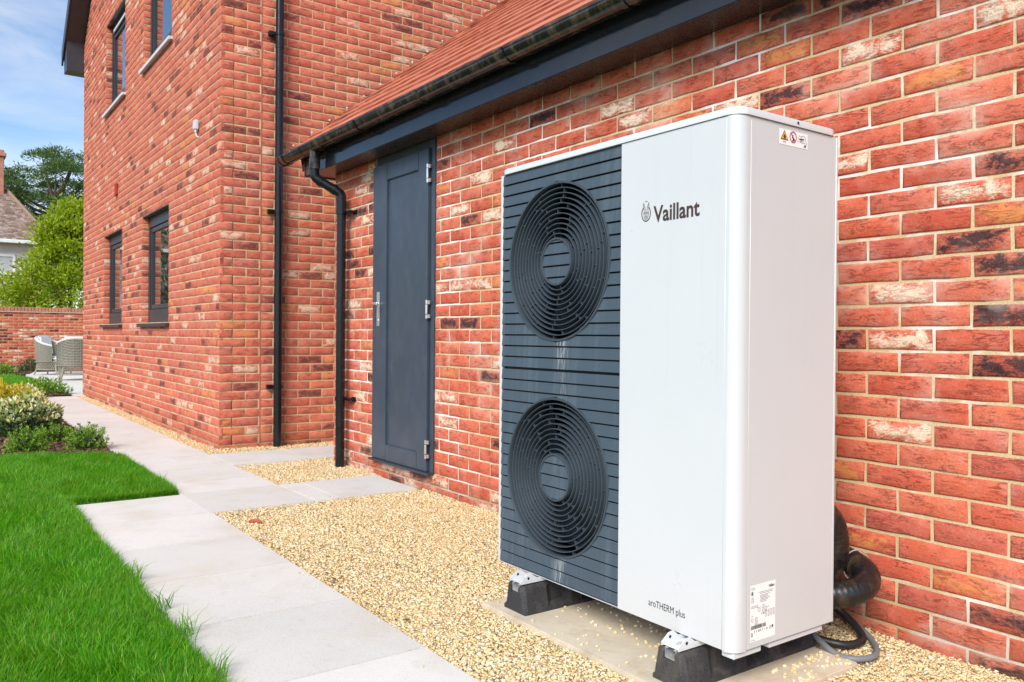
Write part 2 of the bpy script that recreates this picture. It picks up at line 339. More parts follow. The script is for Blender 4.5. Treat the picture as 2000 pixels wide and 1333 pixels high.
class MB:
    def __init__(s): s.v = []; s.f = []
    def add(s, vs, fs):
        n = len(s.v); s.v += [tuple(map(float, a)) for a in vs]; s.f += [tuple(n+i for i in f) for f in fs]; return s
    def box(s, a, b):
        x0, y0, z0 = a; x1, y1, z1 = b
        return s.add([(x0, y0, z0), (x1, y0, z0), (x1, y1, z0), (x0, y1, z0), (x0, y0, z1), (x1, y0, z1), (x1, y1, z1), (x0, y1, z1)],
                     [(3, 2, 1, 0), (4, 5, 6, 7), (0, 1, 5, 4), (1, 2, 6, 5), (2, 3, 7, 6), (3, 0, 4, 7)])
    def rbox(s, a, b, r=.003, seg=2):
        bm = bmesh.new(); bmesh.ops.create_cube(bm, size=1)
        c = [(p+q)/2 for p, q in zip(a, b)]; d = [abs(q-p) for p, q in zip(a, b)]
        for v in bm.verts: v.co = Vector((c[0]+v.co.x*d[0], c[1]+v.co.y*d[1], c[2]+v.co.z*d[2]))
        bmesh.ops.bevel(bm, geom=bm.edges[:], offset=min(r, min(d)*.45), segments=seg, affect='EDGES')
        bm.verts.ensure_lookup_table(); bm.verts.index_update()
        s.add([v.co[:] for v in bm.verts], [[v.index for v in f.verts] for f in bm.faces]); bm.free(); return s
    def prism(s, poly, axis, lo, hi):
        """poly: 2-D outline, extruded along axis (0,1,2); the 2-D coords fill the other axes in order"""
        n = len(poly)
        def P(p, h):
            q = list(p); q.insert(axis, h); return q
        vs = [P(p, lo) for p in poly] + [P(p, hi) for p in poly]
        fs = [tuple(range(n))[::-1], tuple(range(n, 2*n))] + [(i, (i+1) % n, n+(i+1) % n, n+i) for i in range(n)]
        return s.add(vs, fs)
    def tube(s, pts, r, seg=12, cap=True, closed=False):
        pts = [Vector(p) for p in pts]; n = len(pts); rings = []
        rr = r if hasattr(r, '__len__') else [r]*n
        T = []
        for i in range(n):
            if closed: t = pts[(i+1) % n]-pts[i-1]
            else: t = pts[min(i+1, n-1)]-pts[max(i-1, 0)]
            T.append(t.normalized())
        u = T[0].orthogonal().normalized(); base = len(s.v); vs = []
        for i in range(n):
            u = (u - T[i]*u.dot(T[i])).normalized(); w2 = T[i].cross(u)
            for k in range(seg):
                a = 2*math.pi*k/seg; vs.append(pts[i]+(u*math.cos(a)+w2*math.sin(a))*rr[i])
        fs = []
        m_ = n if closed else n-1
        for i in range(m_):
            for k in range(seg):
                j = (i+1) % n
                fs.append((i*seg+k, i*seg+(k+1) % seg, j*seg+(k+1) % seg, j*seg+k))
        if cap and not closed: fs += [tuple(range(seg))[::-1], tuple((n-1)*seg+k for k in range(seg))]
        return s.add(vs, fs)
    def build(s, name, mat, parent=None, smooth=False):
        me = bpy.data.meshes.new(name); me.from_pydata(s.v, [], s.f); me.update(); finish(me, smooth)
        return link(name, me, parent, mat)
def smooth_path(pts, k=8):
    P = [Vector(p) for p in pts]; P = [P[0]*2-P[1]] + P + [P[-1]*2-P[-2]]; o = []
    for i in range(1, len(P)-2):
        for j in range(k):
            t = j/k; a, b, c, d = P[i-1:i+3]
            o.append(.5*((2*b)+(c-a)*t+(2*a-5*b+4*c-d)*t*t+(3*b-a-3*c+d)*t**3))
    o.append(P[-2]); return o
def arc(cx, cy, r, a0, a1, n):
    return [(cx+r*math.cos(a0+(a1-a0)*i/n), cy+r*math.sin(a0+(a1-a0)*i/n)) for i in range(n+1)]
def project(P):
    d = np.atleast_2d(P)-CAM; z = d@fwd
    zz = np.where(z > .05, z, np.nan)
    return 1000+FPX*(d@rgt)/zz, 666.5-FPX*(d@upv)/zz, z

# ------------------------------------------------------------------ bricks
def brick_mesh(length, height=.0645, depth=.03, seed=0):
    """front at local y=0 facing -y, running along +x from the centre; irregular hand-made outline, rounded arris"""
    r = np.random.default_rng(seed); hl, hh = length/2, height/2
    nl = 2 if length > .14 else 1
    xs = np.linspace(-hl, hl, nl+2)
    per = [(x, -hh) for x in xs] + [(x, hh) for x in xs[::-1]]
    per = np.array(per) + r.normal(0, .0011, (len(per), 2)); n = len(per)
    cen = per*np.array([1-.0055/hl, 1-.0050/hh]) + r.normal(0, .0006, per.shape)
    V = [(p[0], r.normal(0, .0005), p[1]) for p in cen] + [(p[0], .0030, p[1]) for p in per] + [(p[0], depth, p[1]) for p in per]
    F = [(i, i+1, n-2-i, n-1-i) for i in range(nl+1)]
    for i in range(n):
        j = (i+1) % n
        F.append((i, n+i, n+j, j)); F.append((n+i, 2*n+i, 2*n+j, n+j))
    me = bpy.data.meshes.new('brick'); me.from_pydata(V, [], F)
    uvl = me.uv_layers.new(name='UVMap')
    for lp in me.loops:
        v = V[lp.vertex_index]; uvl.data[lp.index].uv = ((v[0]+hl)/length, (v[2]+hh)/height)
    me.polygons.foreach_set('use_smooth', np.ones(len(me.polygons), dtype=bool)); me.update()
    me.set_sharp_from_angle(angle=R_(60))
    return me
def mesh_arrays(me):
    tv = np.empty(len(me.vertices)*3); me.vertices.foreach_get('co', tv); tv = tv.reshape(-1, 3)
    faces = [tuple(p.vertices) for p in me.polygons]
    uv = np.empty(len(me.loops)*2); me.uv_layers[0].data.foreach_get('uv', uv)
    return tv, faces, uv.reshape(-1, 2)
def lay_bricks(specs, mat, parent, most=300, keep=None, name='brick'):
    """specs: (centre xyz, rotation about z, length). The ones that show largest become objects, the others one joined part."""
    lens = {}
    def variants(l):
        k = round(l, 2)
        if k not in lens:
            lens[k] = [brick_mesh(l, seed=int(k*1000)+i) for i in range(9 if l > .2 else 4)]
            for me in lens[k]: me.materials.append(mat)
        return lens[k]
    C = np.array([s[0] for s in specs]); x, y, z = project(C)
    cosn = np.array([abs((CAM-np.array(s[0]))@np.array([math.sin(s[1]), -math.cos(s[1]), 0]))/np.linalg.norm(CAM-np.array(s[0])) for s in specs])
    area = (FPX/np.maximum(z, .1))**2*cosn*np.array([s[2] for s in specs])
    ok = (x > -10) & (x < 2010) & (y > -10) & (y < 1343) & (z > .1)
    if keep is not None: ok &= np.array([keep(a, b) for a, b in zip(x, y)])
    area = np.where(ok, area, -1); order = np.argsort(-area); single = set(order[:most][area[order[:most]] > 0].tolist())
    jv, jf, juv, cnt = [], [], [], 0
    for i, (c, rz, l) in enumerate(specs):
        va = variants(l); me = va[random.randrange(len(va))]
        Mx = Matrix.Translation(Vector(c)) @ Matrix.Rotation(rz+random.gauss(0, .0025), 4, 'Z') @ Matrix.Rotation(random.gauss(0, .005), 4, 'Y') @ Matrix.Translation((0, max(-.0012, min(.0012, random.gauss(0, .0007))), 0))
        if random.random() < .5:                                     # turned over
            Mx = Mx @ Matrix.Rotation(math.pi, 4, 'Y')
        if i in single:
            o = link(name, me, parent); o.matrix_local = Mx
        else:
            key = me.name
            if key not in _cache: _cache[key] = mesh_arrays(me)
            tv, fc, uv = _cache[key]; A = np.array(Mx)
            jv.append(tv@A[:3, :3].T+A[:3, 3]); jf += [tuple(cnt+q for q in f) for f in fc]; juv.append(uv); cnt += len(tv)
    if jv:
        me = bpy.data.meshes.new('brickwork'); me.from_pydata(np.concatenate(jv).tolist(), [], jf)
        ul = me.uv_layers.new(name='UVMap'); ul.data.foreach_set('uv', np.concatenate(juv).ravel().astype(np.float32))
        me.polygons.foreach_set('use_smooth', np.ones(len(me.polygons), dtype=bool)); me.update(); me.set_sharp_from_angle(angle=R_(60))
        o = link('brickwork', me, parent, mat); o['kind'] = 'stuff'
_cache = {}
def course(a0, a1, start, holes):
    """bricks of one course between a0 and a1 along the wall; 'start' a perpend position; holes: list of (h0,h1). Returns (centre, length)"""
    res = []; J = .0105
    n0 = math.floor((a0-start)/.225)-1
    p = start+n0*.225
    while p < a1:
        s, e = max(p+J/2, a0), min(p+.225-J/2, a1)
        segs = [(s, e)]
        for h0, h1 in holes:
            new = []
            for q0, q1 in segs:
                if h1 <= q0 or h0 >= q1: new.append((q0, q1)); continue
                if h0 > q0: new.append((q0, h0))
                if h1 < q1: new.append((h1, q1))
            segs = new
        for q0, q1 in segs:
            if q1-q0 > .022: res.append(((q0+q1)/2, q1-q0))
        p += .225
    return res

# ================================================================== GROUND
ZS = 0.012                                   # top of the paving
g_ = MB(); g_.add([(-400, -400, -.06), (400, -400, -.06), (400, 400, -.06), (-400, 400, -.06)], [(0, 1, 2, 3)])
tag(g_.build('ground', M['field']), 'wide green ground reaching to the horizon', 'ground', kind='structure')
path = thing('garden_path', 'pale grey paved path running along the house', 'path', kind='structure')
def slab(x0, x1, y0, y1, zt=ZS):
    j = .002
    return MB().rbox((x0+j, y0+j, zt-.05), (x1-j, y1-j, zt+random.uniform(-.0012, .0012)), .0024, 2).build('paving_slab', M['paving'], path)
ys = [-1.5, -.93, -.36, .21, .79, 1.36, 1.94, 2.51, 3.10, 3.70]
for a, b in zip(ys, ys[1:]): slab(-1.915, -1.312, a, b)
yf = [3.10, 3.70, 4.10, 4.655] + [4.655+.6*i for i in range(1, 14)]
for a, b in zip(yf, yf[1:]): slab(-1.333, -.735, a, b)
slab(-.733, -.585, 3.10, 3.70); slab(-.583, -.055, 3.10, 3.70)
slab(-.733, -.13, 4.655, 5.255); slab(-.128, .47, 4.655, 5.255); slab(.472, 1.07, 4.655, 5.255)
pat = thing('patio', 'pale grey paved patio beyond the house with wicker armchairs', 'patio', kind='structure')
for i in range(9):
    for j in range(10):
        x0 = -.72+i*.6; y0 = 12.46+j*.9
        if y0 < 12.95 and False: continue
        xa = x0
        MB().rbox((xa+.003, y0+.003, -.04), (xa+.597, y0+.897, ZS+random.uniform(-.001, .001)), .003, 1).build('paving_slab', M['paving'], pat)
# gravel beds
def sheet(x0, x1, y0, y1, z, name, mat, label, cat):
    m = MB(); m.add([(x0, y0, z), (x1, y0, z), (x1, y1, z), (x0, y1, z)], [(0, 1, 2, 3)])
    return tag(m.build(name, mat), label, cat, kind='structure')
sheet(-1.31, .0, -2.0, 3.12, -.008, 'gravel_bed', M['gravel_bed'], 'tan bed under the gravel beside the heat pump', 'ground')
sheet(-.735, .9, 3.68, 5.60, -.009, 'gravel_bed', M['gravel_bed'], 'tan bed under the gravel between the two buildings', 'ground')
sheet(-.735, -.55, 5.62, 12.46, -.007, 'gravel_bed', M['gravel_bed'], 'narrow tan bed along the foot of the tall house', 'ground')
PAD = (-.945, -.325, -.055, 1.03)
def pebbles(areas, label, zbase=-.006, smin=.0024, smax=.0078):
    Vs, Fs, c = [], [], 0
    cube = np.array([(-1, -1, -1), (1, -1, -1), (1, 1, -1), (-1, 1, -1), (-1, -1, 1), (1, -1, 1), (1, 1, 1), (-1, 1, 1)], float)
    cf = np.array([(3, 2, 1), (3, 1, 0), (4, 5, 6), (4, 6, 7), (0, 1, 5), (0, 5, 4), (1, 2, 6), (1, 6, 5), (2, 3, 7), (2, 7, 6), (3, 0, 4), (3, 4, 7)])
    for x0, x1, y0, y1, dens, excl in areas:
        n = int((x1-x0)*(y1-y0)*dens)
        p = np.stack([rng.uniform(x0, x1, n), rng.uniform(y0, y1, n), np.zeros(n)], 1)
        if excl is not None: p = p[~((p[:, 0] > excl[0]) & (p[:, 0] < excl[1]) & (p[:, 1] > excl[2]) & (p[:, 1] < excl[3]))]
        n = len(p); s = np.clip(rng.lognormal(math.log(.0041), .34, n), smin, smax*1.25)
        hump = .004*np.sin(p[:, 0]*5.1+1.3)*np.sin(p[:, 1]*4.3)
        p[:, 2] = zbase+rng.uniform(0, .008, n)+hump
        T = cube[None]*rng.uniform(.55, 1.0, (n, 8, 1))+rng.normal(0, .16, (n, 8, 3))
        T *= s[:, None, None]*np.stack([np.ones(n), rng.uniform(.6, .95, n), rng.uniform(.4, .75, n)], 1)[:, None, :]
        q = rng.normal(size=(n, 3)); q[:, 2] = 0; tilt = rng.normal(0, .26, (n, 2)); az = rng.uniform(0, 6.283, n)
        ca, sa = np.cos(az), np.sin(az)
        X = T[..., 0]*ca[:, None]-T[..., 1]*sa[:, None]; Y = T[..., 0]*sa[:, None]+T[..., 1]*ca[:, None]
        Z = T[..., 2]+X*tilt[:, :1]+Y*tilt[:, 1:]
        V = np.stack([X, Y, Z], 2)+p[:, None, :]
        Vs.append(V.reshape(-1, 3)); Fs.append((cf[None]+(c+np.arange(n)*8)[:, None, None]).reshape(-1, 3)); c += n*8
    me = tri_mesh('gravel', np.concatenate(Vs), np.concatenate(Fs))
    return tag(link('gravel', me, None, M['gravel']), label, 'gravel', kind='stuff')
pebbles([(-1.308, -.005, -.75, 1.35, 25000, PAD), (-1.308, -.005, 1.35, 3.10, 19000, None), (-1.308, -.005, -1.6, -.75, 4000, None)], 'honey coloured gravel around the concrete pad of the heat pump')
pebbles([(-.733, .0, 3.70, 4.655, 13000, None), (0, .9, 4.55, 4.655, 6000, None)], 'honey gravel square between the two pale stepping slabs')
pebbles([(-.735, .95, 5.255, 5.555, 7500, None), (-.733, -.578, 5.55, 12.46, 5200, None)], 'honey gravel strip along the foot of the tall house', zbase=0.0)
def loose(pts, label, cat, s0=.0035, s1=.008, mat=None, name='loose_gravel', parent=None):
    m = MB()
    for x, y, z in pts:
        s = random.uniform(s0, s1)
        bm = bmesh.new(); bmesh.ops.create_icosphere(bm, subdivisions=1, radius=s)
        for v in bm.verts: v.co = Vector((v.co.x*random.uniform(.8, 1.2), v.co.y*random.uniform(.7, 1.1), v.co.z*random.uniform(.45, .8)))+Vector((x, y, z+s*.4))
        bm.verts.index_update(); m.add([v.co[:] for v in bm.verts], [[v.index for v in f.verts] for f in bm.faces]); bm.free()
    return tag(m.build(name, mat or M['gravel'], parent), label, cat, kind='stuff')
# concrete pad with spilt stones
pad = MB().rbox((PAD[0], PAD[2], -.06), (PAD[1], PAD[3], .016), .004, 2).build('concrete_pad', M['concrete'])
tag(pad, 'flat buff concrete pad under the heat pump', 'concrete pad', kind='structure')
pts = []
for k in range(150):
    y = random.betavariate(1.4, 2.2)*.85+.12; x = -.60+random.gauss(0, .11)
    if PAD[0]+.02 < x < PAD[1]-.02: pts.append((x, y, .016))
for k in range(40): pts.append((random.uniform(-.93, -.62), random.uniform(-.04, 1.0), .016))
for k in range(70): pts.append((random.uniform(-.60, -.33), random.uniform(-.05, .06), .016))
loose(pts, 'loose stones scattered on the concrete pad', 'gravel')
pts = []
for k in range(75):
    e_ = random.random()
    if e_ < .45: pts.append((-1.315-abs(random.gauss(0, .035)), random.uniform(.4, 3.1), ZS))
    elif e_ < .7: pts.append((random.uniform(-1.2, -.06), 3.11+abs(random.gauss(0, .04)), ZS))
    elif e_ < .9: pts.append((-.74-abs(random.gauss(0, .04)), random.uniform(3.7, 9.0), ZS))
    else: pts.append((random.uniform(-1.85, -.8), random.uniform(1.0, 5.0), ZS))
loose(pts, 'loose stones strayed onto the paving slabs', 'gravel', .002, .0045)
chip = MB(); chip.tube([(-1.21, 2.80, .006), (-1.20, 2.785, .012), (-1.175, 2.76, .012), (-1.165, 2.75, .006)], [.007, .010, .009, .006], 7)
tag(chip.build('brick_chip', M['redstone'], None, True), 'small red brick chip lying on the gravel near the path', 'brick chip')

# dead leaves, twigs and soil crumbs lying on the gravel
db = MB(); rd = random.Random(12)
for k in range(170):
    cx_, cy_, sp_r = rd.choice(((-.62, 1.75, .16), (-.95, 2.75, .30), (-1.27, 2.2, .035), (-1.28, 1.2, .03), (-.7, 3.02, .10), (-1.2, 2.98, .06), (-.5, 2.3, .5)))
    x, y = cx_+rd.gauss(0, sp_r), cy_+rd.gauss(0, .30 if sp_r < .05 else sp_r)
    if not (-1.32 < x < -.02 and .9 < y < 3.08): continue
    a = rd.uniform(0, 6.28); l = rd.uniform(.006, .019); w_ = l*rd.uniform(.12, .45); dx, dy = math.cos(a), math.sin(a); z = rd.uniform(.006, .011)
    db.add([(x-dx*l, y-dy*l, z), (x+dy*w_, y-dx*w_, z+.003), (x+dx*l, y+dy*l, z+rd.uniform(0, .005)), (x-dy*w_, y+dx*w_, z+.002)], [(0, 1, 2), (0, 2, 3)])
tag(db.build('dead_leaves', M['chips']), 'dark dead leaf scraps and twigs scattered over the gravel', 'debris', kind='stuff')

# lawn: turf bodies and blades
def turf(poly, z0, z1, label):
    m = MB(); m.prism(poly, 2, z0, z1)
    return tag(m.build('lawn', M['turf']), label, 'lawn', kind='structure')
LAWN = [(-6, -1.6), (-1.945, -1.6), (-1.945, 3.72), (-1.36, 3.72), (-1.36, 5.55), (-1.52, 5.72), (-1.85, 5.86), (-2.2, 5.95), (-6, 6.0)]
turf(LAWN, -.05, .012, 'bright green mown lawn beside the path')
FAR = [(-9, 13.9), (-1.5, 13.9), (-1.02, 14.3), (-.80, 15.2), (-.74, 16.4), (-.80, 18.0), (-1.0, 19.4), (-9, 19.6)]
turf(FAR, -.05, .02, 'small green lawn beside the far patio')
def inside(poly, p):
    x, y = p[:, 0], p[:, 1]; r = np.zeros(len(p), bool); n = len(poly)
    for i in range(n):
        (x0, y0), (x1, y1) = poly[i], poly[(i+1) % n]
        cnd = ((y0 > y) != (y1 > y))
        with np.errstate(divide='ignore', invalid='ignore'): xi = (x1-x0)*(y-y0)/(y1-y0)+x0
        r ^= cnd & (x < xi)
    return r
def blades(p, h0, h1, w0, label, lean=.45):
    n = len(p); h = rng.uniform(h0, h1, n)*np.where(rng.random(n) < .05, 1.35, 1.0); az = rng.uniform(0, 6.283, n); wd = w0*rng.uniform(.7, 1.3, n)
    # gusty, clumped leaning
    la = 6.283*(.5+.5*np.sin(p[:, 0]*7+np.sin(p[:, 1]*5)))+rng.normal(0, 1.2, n); ln = np.abs(rng.normal(lean, .25, n))
    side = np.stack([np.cos(az), np.sin(az), np.zeros(n)], 1)*wd[:, None]; dr = np.stack([np.cos(la), np.sin(la), np.zeros(n)], 1)
    up = np.array([0, 0, 1.])
    b = p; mid = p+up*(h*.55)[:, None]+dr*(h*ln*.30)[:, None]; tip = p+up*(h*np.sqrt(np.clip(1-ln**2*.5, .25, 1)))[:, None]+dr*(h*ln)[:, None]
    V = np.stack([b-side, b+side, mid-side*.8, mid+side*.8, tip], 1).reshape(-1, 3)
    F = np.array([(0, 1, 2), (1, 3, 2), (2, 3, 4)])[None]+(np.arange(n)*5)[:, None, None]
    me = tri_mesh('grass', V, F.reshape(-1, 3)); o = link('grass', me, None, M['grass'])
    return tag(o, label, 'grass', kind='stuff')
def scatter(poly, box, n, z):
    p = np.stack([rng.uniform(box[0], box[1], n), rng.uniform(box[2], box[3], n), np.full(n, z)], 1)
    return p[inside(poly, p)]
edge_n = 9000
ee = np.stack([-1.938+rng.normal(0, .012, edge_n), rng.uniform(-.5, 3.72, edge_n), np.full(edge_n, .004)], 1)
ee2 = np.stack([-1.352+rng.normal(0, .010, 4000), rng.uniform(3.73, 5.5, 4000), np.full(4000, .004)], 1)
ee3 = np.stack([rng.uniform(-1.92, -1.37, 1800), 3.725+np.abs(rng.normal(0, .012, 1800)), np.full(1800, .004)], 1)
pts = np.concatenate([scatter(LAWN, (-2.75, -1.94, .2, 2.2), 78000, .010), scatter(LAWN, (-2.9, -1.36, 2.2, 6.0), 100000, .010),
                      scatter(LAWN, (-4.2, -2.75, 0, 6.0), 30000, .010), scatter(LAWN, (-3.4, -1.915, -1.5, .2), 14000, .010), ee, ee2, ee3])
tall = rng.random(len(pts))
blades(pts, .026, .058, .0016, 'bright green grass blades of the lawn beside the path')
blades(scatter(FAR, (-3.5, -.7, 13.5, 19.6), 26000, .02), .03, .06, .004, 'green grass blades of the small far lawn')
# a few coarse grass tufts hanging over the path edge
tp = np.concatenate([np.stack([x+rng.normal(0, .012, 26), y+rng.normal(0, .02, 26), np.full(26, .006)], 1) for x, y in [(-1.905, 2.02), (-1.90, 1.30), (-1.905, .92), (-1.90, 1.62), (-1.36, 4.1)]])
blades(tp, .06, .11, .0018, 'coarse long grass tufts overhanging the path edge', .75)
# planting bed
BED = [(-6, 5.95), (-2.2, 5.95), (-1.85, 5.84), (-1.52, 5.70), (-1.36, 5.50), (-1.345, 12.5), (-1.05, 12.62), (-.74, 12.75), (-.80, 13.1), (-1.1, 13.6), (-1.5, 13.92), (-6, 13.92)]
bed = MB(); bed.prism(BED, 2, -.05, .016); tag(bed.build('planting_bed', M['soil']), 'dark soil planting bed beside the path', 'flower bed', kind='structure')
BED2 = [(-9, 19.6), (-1.0, 19.4), (-.62, 20.2), (-.45, 21.2), (.9, 21.3), (.9, 22.45), (-9, 22.45)]
bed = MB(); bed.prism(BED2, 2, -.05, .018); tag(bed.build('planting_bed', M['soil']), 'dark soil bed along the foot of the garden wall', 'flower bed', kind='structure')
def chips(poly, box, n, label):
    p = scatter(poly, box, n, .018); n = len(p)
    T = np.array([(-1, -.35, 0), (1, -.3, 0), (.9, .35, .12), (-.8, .4, .1), (0, 0, .45)])[None]*rng.uniform(.008, .024, (n, 1, 1))*np.ones((n, 5, 1))
    T = T+rng.normal(0, .002, T.shape); az = rng.uniform(0, 6.283, n); ca, sa = np.cos(az)[:, None], np.sin(az)[:, None]
    tl = rng.normal(0, .4, (n, 1)); X = T[..., 0]*ca-T[..., 1]*sa; Y = T[..., 0]*sa+T[..., 1]*ca; Z = T[..., 2]+T[..., 0]*tl
    V = np.stack([X, Y, Z+rng.uniform(0, .012, (n, 1))], 2)+p[:, None, :]
    F = np.array([(0, 1, 4), (1, 2, 4), (2, 3, 4), (3, 0, 4)])[None]+(np.arange(n)*5)[:, None, None]
    return tag(link('bark_mulch', tri_mesh('bark_mulch', V.reshape(-1, 3), F.reshape(-1, 3)), None, M['chips']), label, 'mulch', kind='stuff')
chips(BED, (-3.2, -.74, 5.5, 13.9), 30000, 'brown bark chips covering the bed beside the path')
chips(BED2, (-3, .9, 19.4, 22.4), 6000, 'brown bark chips at the foot of the garden wall')

# ================================================================== LOW EXTENSION (utility wing)
ext = thing('utility_wing', 'low red brick wing with tiled roof and dark grey door behind the heat pump', 'building')
YE = 4.525                                    # far end of its long wall
SOF = 2.205
def hide_unit(u, v):
    poly = [(972, 335), (1465, 205), (1640, 260), (1628, 1230), (1450, 1290), (970, 1105)]; r = False
    for i in range(6):
        (x0, y0), (x1, y1) = poly[i], poly[(i+1) % 6]
        if (y0 > v) != (y1 > v) and u < (x1-x0)*(v-y0)/(y1-y0)+x0: r = not r
    return not r
DY0, DY1, DZ0 = 2.992, 3.832, .1125           # door opening
wm = MB()
wm.box((.0046, -1.8, -.15), (.22, DY0, SOF+.1)); wm.box((.0046, DY1, -.15), (.22, YE-.005, SOF+.1)); wm.box((.0046, DY0, -.15), (.22, DY1, DZ0-.004)); wm.box((.13, DY0, DZ0-.004), (.22, DY1, SOF+.1))
wall_e = wm.build('wall', M['mortar_w'], ext)
specs = []
for k in range(-1, 30):
    z = .075*k-.001; st = -.100 if k % 2 else .0125
    holes = [(DY0, DY1)] if z > DZ0 else []
    for c, l in course(-1.8, YE, st, holes): specs.append(((-.0005, c, z), -math.pi/2, l))
    # end wall of the wing, facing the tall house
    for c, l in course(.0, 2.4, .0 if k % 2 else .1125, []): specs.append(((c, YE+.0005, z), math.pi, l))
lay_bricks(specs, M['brick_w'], wall_e, 300, hide_unit)
we = MB(); we.box((.012, YE-.12, -.15), (2.4, YE-.006, SOF+.1)); we.build('end_wall', M['mortar_w'], ext)
# door
door = link('door', None, ext)
dl = MB()
y0, y1, z0, z1 = 3.048, 3.822, .118, 2.145; X0, X1 = -.022, .022
py0, py1, pz0, pz1 = 3.180, 3.612, .228, 2.030
dl.rbox((X0, y0, z0), (X1, py0, z1), .003); dl.rbox((X0, py1, z0), (X1, y1, z1), .003)
dl.rbox((X0, py0-.001, z0), (X1, py1+.001, pz0), .003); dl.rbox((X0, py0-.001, pz1), (X1, py1+.001, z1), .003)
dl.build('door_leaf', M['door'], door, True)
MB().rbox((X0+.014, py0-.004, pz0-.004), (X1-.004, py1+.004, pz1+.004), .002).build('door_panel', M['door'], door, True)
fr = MB(); fr.rbox((-.006, DY0+.002, DZ0), (.09, DY0+.050, SOF-.003), .002); fr.rbox((.024, DY1-.028, DZ0), (.09, DY1-.002, SOF-.003), .002); fr.rbox((-.002, DY0+.052, z1+.006), (.09, DY1-.030, SOF-.003), .002)
fr.build('door_frame', M['door'], door, True)
MB().rbox((-.045, DY0+.004, DZ0-.010), (.09, DY1-.004, DZ0+.004), .002).build('threshold', M['frame'], door, True)
hd = MB(); hd.rbox((X0-.006, 3.708, 1.035), (X0-.0005, 3.748, 1.272), .003)
hd.tube([(X0-.004, 3.728, 1.190), (X0-.045, 3.728, 1.190)], .010, 10); hd.tube(smooth_path([(X0-.045, 3.735, 1.190), (X0-.050, 3.72, 1.190), (X0-.052, 3.66, 1.189), (X0-.046, 3.648, 1.189)], 4), .0095, 10)
hd.tube([(X0-.009, 3.728, 1.075), (X0-.004, 3.728, 1.075)], .011, 10)
hd.build('handle', M['chrome'], door, True)
for zc in (.262, 1.137, 1.985):
    h = MB(); h.tube([(X0-.012, 3.040, zc-.030), (X0-.012, 3.040, zc+.030)], .0085, 10)
    h.tube([(X0-.012, 3.040, zc+.034), (X0-.012, 3.040, zc+.058)], .0075, 10); h.tube([(X0-.012, 3.040, zc-.058), (X0-.012, 3.040, zc-.034)], .0075, 10)
    h.rbox((X0-.006, 3.022, zc-.055), (X0+.004, 3.036, zc-.032), .001); h.rbox((X0-.006, 3.022, zc+.032), (X0+.004, 3.036, zc+.055), .001)
    h.build('hinge', M['chrome'], door, True)
# eaves: soffit, fascia with boxed end
YV = 4.80                                     # verge of the roof
FX = -.185
eav = MB(); eav.box((FX+.010, -2.2, SOF), (-.001, 1.60, SOF+.012)); eav.box((FX+.010, 1.603, SOF), (-.001, YV-.13, SOF+.012)); eav.box((-.001, YE+.016, SOF), (.30, YV-.13, SOF+.012))
eav.build('soffit', M['soffit'], ext)
fa = MB(); fa.rbox((FX, -2.2, SOF-.008), (FX+.009, YV-.118, 2.375), .003); fa.rbox((FX+.0095, YV-.129, SOF-.008), (.30, YV-.118, 2.42), .003)
fa.build('fascia', M['upvc'], ext, True)
MB().rbox((FX-.004, YV-.135, SOF-.012), (FX+.016, YV-.112, 2.372), .002).build('corner_trim', M['upvc'], ext, True)
# gutter
gut = link('gutter', None, ext); GX, GZ, GR = FX-.063, 2.372, .056
def gutter_piece(y0, y1, r, name, mat, th=.003, lip=True):
    o_ = arc(GX, GZ, r, math.pi, 2*math.pi, 14); i_ = arc(GX, GZ, r-th, 2*math.pi, math.pi, 14)
    if lip: o_ = [(GX-r-.004, GZ+.004), (GX-r-.004, GZ-.006)]+o_
    return MB().prism(o_+i_, 1, y0, y1).build(name, mat, gut, True)
gutter_piece(-2.2, 4.985, GR, 'channel', M['upvc_b'])
for yu in (.0, 1.03, 1.86, 2.72, 3.55): gutter_piece(yu-.014, yu+.014, GR+.0055, 'bracket_clip', M['upvc_b'], .008)
for yu in (4.18, 4.50): gutter_piece(yu-.012, yu+.012, GR+.007, 'union', M['upvc_b'], .009)
gutter_piece(4.19, 4.49, GR+.004, 'running_outlet', M['upvc_b'], .006)
gutter_piece(4.86, 4.885, GR+.0055, 'union', M['upvc_b'], .008)
MB().prism(arc(GX, GZ+.001, GR+.005, math.pi, 2*math.pi, 14), 1, 4.95, 4.99).build('stop_end', M['upvc_b'], gut, True)
# downpipe with swan neck
dp = link('downpipe', None, ext); PX, PY = -.078, 4.235; OY = 4.335
MB().tube([(GX, OY, GZ-.045), (GX, OY, 2.27), (GX, OY, 2.265), (GX, OY, 2.19)], [.036, .036, .040, .040], 20).build('outlet', M['upvc_b'], dp, True)
MB().tube(smooth_path([(GX, OY, 2.215), (GX, OY, 2.165), (GX+.008, OY-.004, 2.130), (GX+.035, OY-.02, 2.105), (PX-.035, PY+.02, 2.035), (PX-.006, PY+.003, 2.01), (PX, PY, 1.975), (PX, PY, 1.91)], 8), .0345, 20).build('swan_neck', M['pipe'], dp, True)
for a, b in ((Vector((GX+.028, OY-.016, 2.110)), Vector((GX+.050, OY-.028, 2.093))), (Vector((PX-.058, PY+.034, 2.053)), Vector((PX-.036, PY+.021, 2.037)))):
    MB().tube([a, b], .0385, 20).build('socket_collar', M['pipe'], dp, True)
MB().tube([(PX, PY, -.02), (PX, PY, 1.965)], .034, 24).build('pipe', M['pipe'], dp, True)
MB().tube([(PX, PY, 1.86), (PX, PY, 1.965)], .0385, 24).build('socket_collar', M['pipe'], dp, True)
